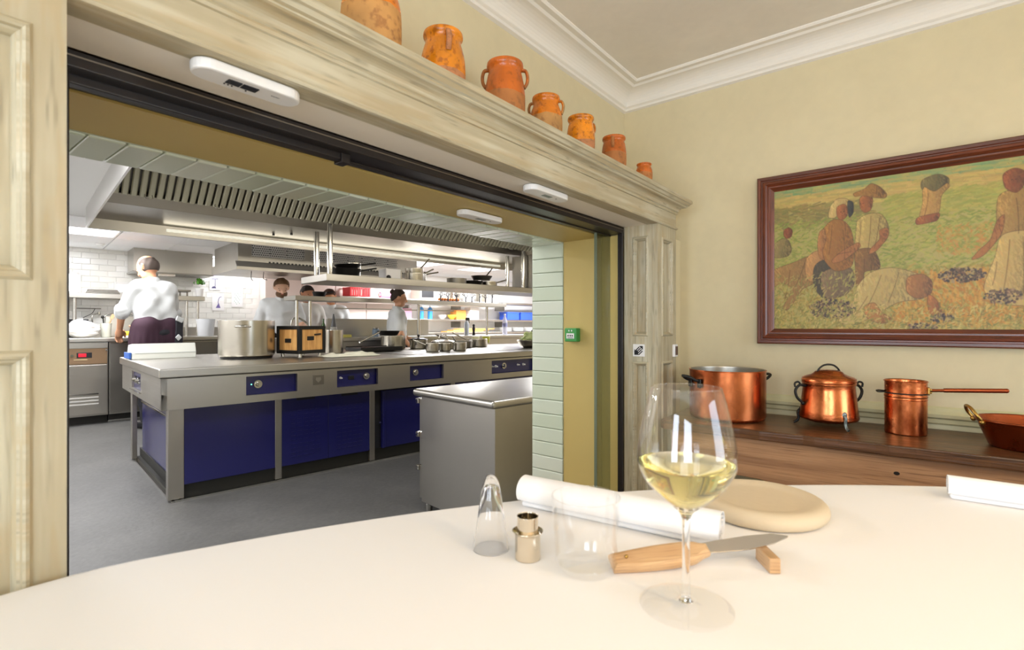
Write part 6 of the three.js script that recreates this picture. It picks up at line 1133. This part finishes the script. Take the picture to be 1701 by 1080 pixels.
  if (P.beard) { const bf = field(head.slice(1, 4), 0.022, 0.006); mesh('beard', nets((x, y, z) => { const d = bf(x, y, z), v = loc(x, y, z); return Math.max(d, v.y - 0.042 + 0.25 * Math.max(0, 0.06 - v.z), -v.z + 0.02, 0.012 - Math.hypot(v.x * 0.7, (v.y - 0.027) * 1.6, (v.z - 0.1) * 0.2)); }, hl, hh, 0.0065), hc, o); }
  for (const k of [-1, 1]) { const e = mesh('eye', T(sph(0.0115, 0, 0, 0, 1.1, 0.62, 0.8, 12), ...H(k * 0.031, 0.073, 0.0885)), std(0x2a211c, 0.3), o); mesh('eyebrow', nets(field([cap(H(k * 0.017, 0.093, 0.094), H(k * 0.046, 0.094, 0.083), 0.0058)], 0.01), ...bounds([cap(H(k * 0.017, 0.093, 0.094), H(k * 0.046, 0.094, 0.083), 0.0045)], 0.01), 0.003), hc, o); }
  mesh('mouth', nets(field([cap(H(-0.02, 0.021, 0.088), H(0, 0.022, 0.0955), 0.0045), cap(H(0, 0.022, 0.0955), H(0.02, 0.021, 0.088), 0.0045)], 0.01), ...bounds([cap(H(-0.02, 0.021, 0.088), H(0.02, 0.022, 0.0955), 0.0045)], 0.01), 0.003), std(0xa8604f, 0.5), o);
  return o;
}
person('balding cook with rolled sleeves and plum apron, working with his back turned', [1.14, 0, -6.98], Math.PI + 0.42, { h: 1.95, slim: 0.9, lean: 0.14, pitch: 0.42, yaw: 0.35, skin: 0xcf9874, hair: 0x4c4038, bald: true, hairGrow: 0.006, sleeve: 'rolled', apron: 0x3c2230, apronTop: 1.12, hem: 0.99, towel: true, arms: [[[0.25, 1.17, 0.1], [0.2, 0.985, 0.25]], [[-0.26, 1.15, 0.1], [-0.1, 1.04, 0.33]]] });
person('bearded cook in white looking down beside the big stockpot', [2.57, 0, -7.2], -0.2, { h: 1.78, lean: 0.1, pitch: 0.38, skin: 0xe0b295, hair: 0x6a4c32, beard: true, sleeve: 'short', apron: 0x1c1c22, arms: [[[0.27, 1.13, 0.05], [0.16, 1.06, 0.24]], [[-0.29, 1.13, 0.04], [-0.2, 1.05, 0.22]]] });
person('dark haired cook in grey white jacket bending left behind the pass', [3.07, 0, -7.62], -0.15, { h: 1.73, lean: 0.16, pitch: 0.3, yaw: 0.35, skin: 0xc98e6c, hair: 0x33261e, sleeve: 'rolled', jacket: 0xdcdad4, apron: 0x1c1c22, arms: [[[0.26, 1.13, 0.06], [0.1, 1.02, 0.3]], [[-0.26, 1.12, 0.06], [-0.05, 1.03, 0.3]]] });
person('cook in white leaning forward half hidden behind the grey pan', [3.6, 0, -7.86], -0.5, { h: 1.72, lean: 0.24, pitch: 0.55, yaw: -0.2, roll: 0.15, skin: 0xcf9268, hair: 0x4a3020, sleeve: 'short', apron: 0x1c1c22, arms: [[[0.27, 1.12, 0.04], [0.28, 0.93, 0.14]], [[-0.26, 1.12, 0.06], [-0.1, 1.02, 0.28]]] });
person('woman cook with dark hair bun and white jacket carrying a pan', [3.49, 0, -5.77], 1.25, { h: 1.61, slim: 0.88, lean: 0.04, pitch: 0.1, yaw: -0.1, skin: 0xd09a76, hair: 0x33261c, bun: true, sleeve: 'short', apron: 0x232634, hem: 0.97, arms: [[[0.22, 1.12, 0.06], [0.15, 1.03, 0.28]], [[-0.24, 1.12, 0.0], [-0.2, 0.94, 0.16]]] });
renderer.render(scene, camera);
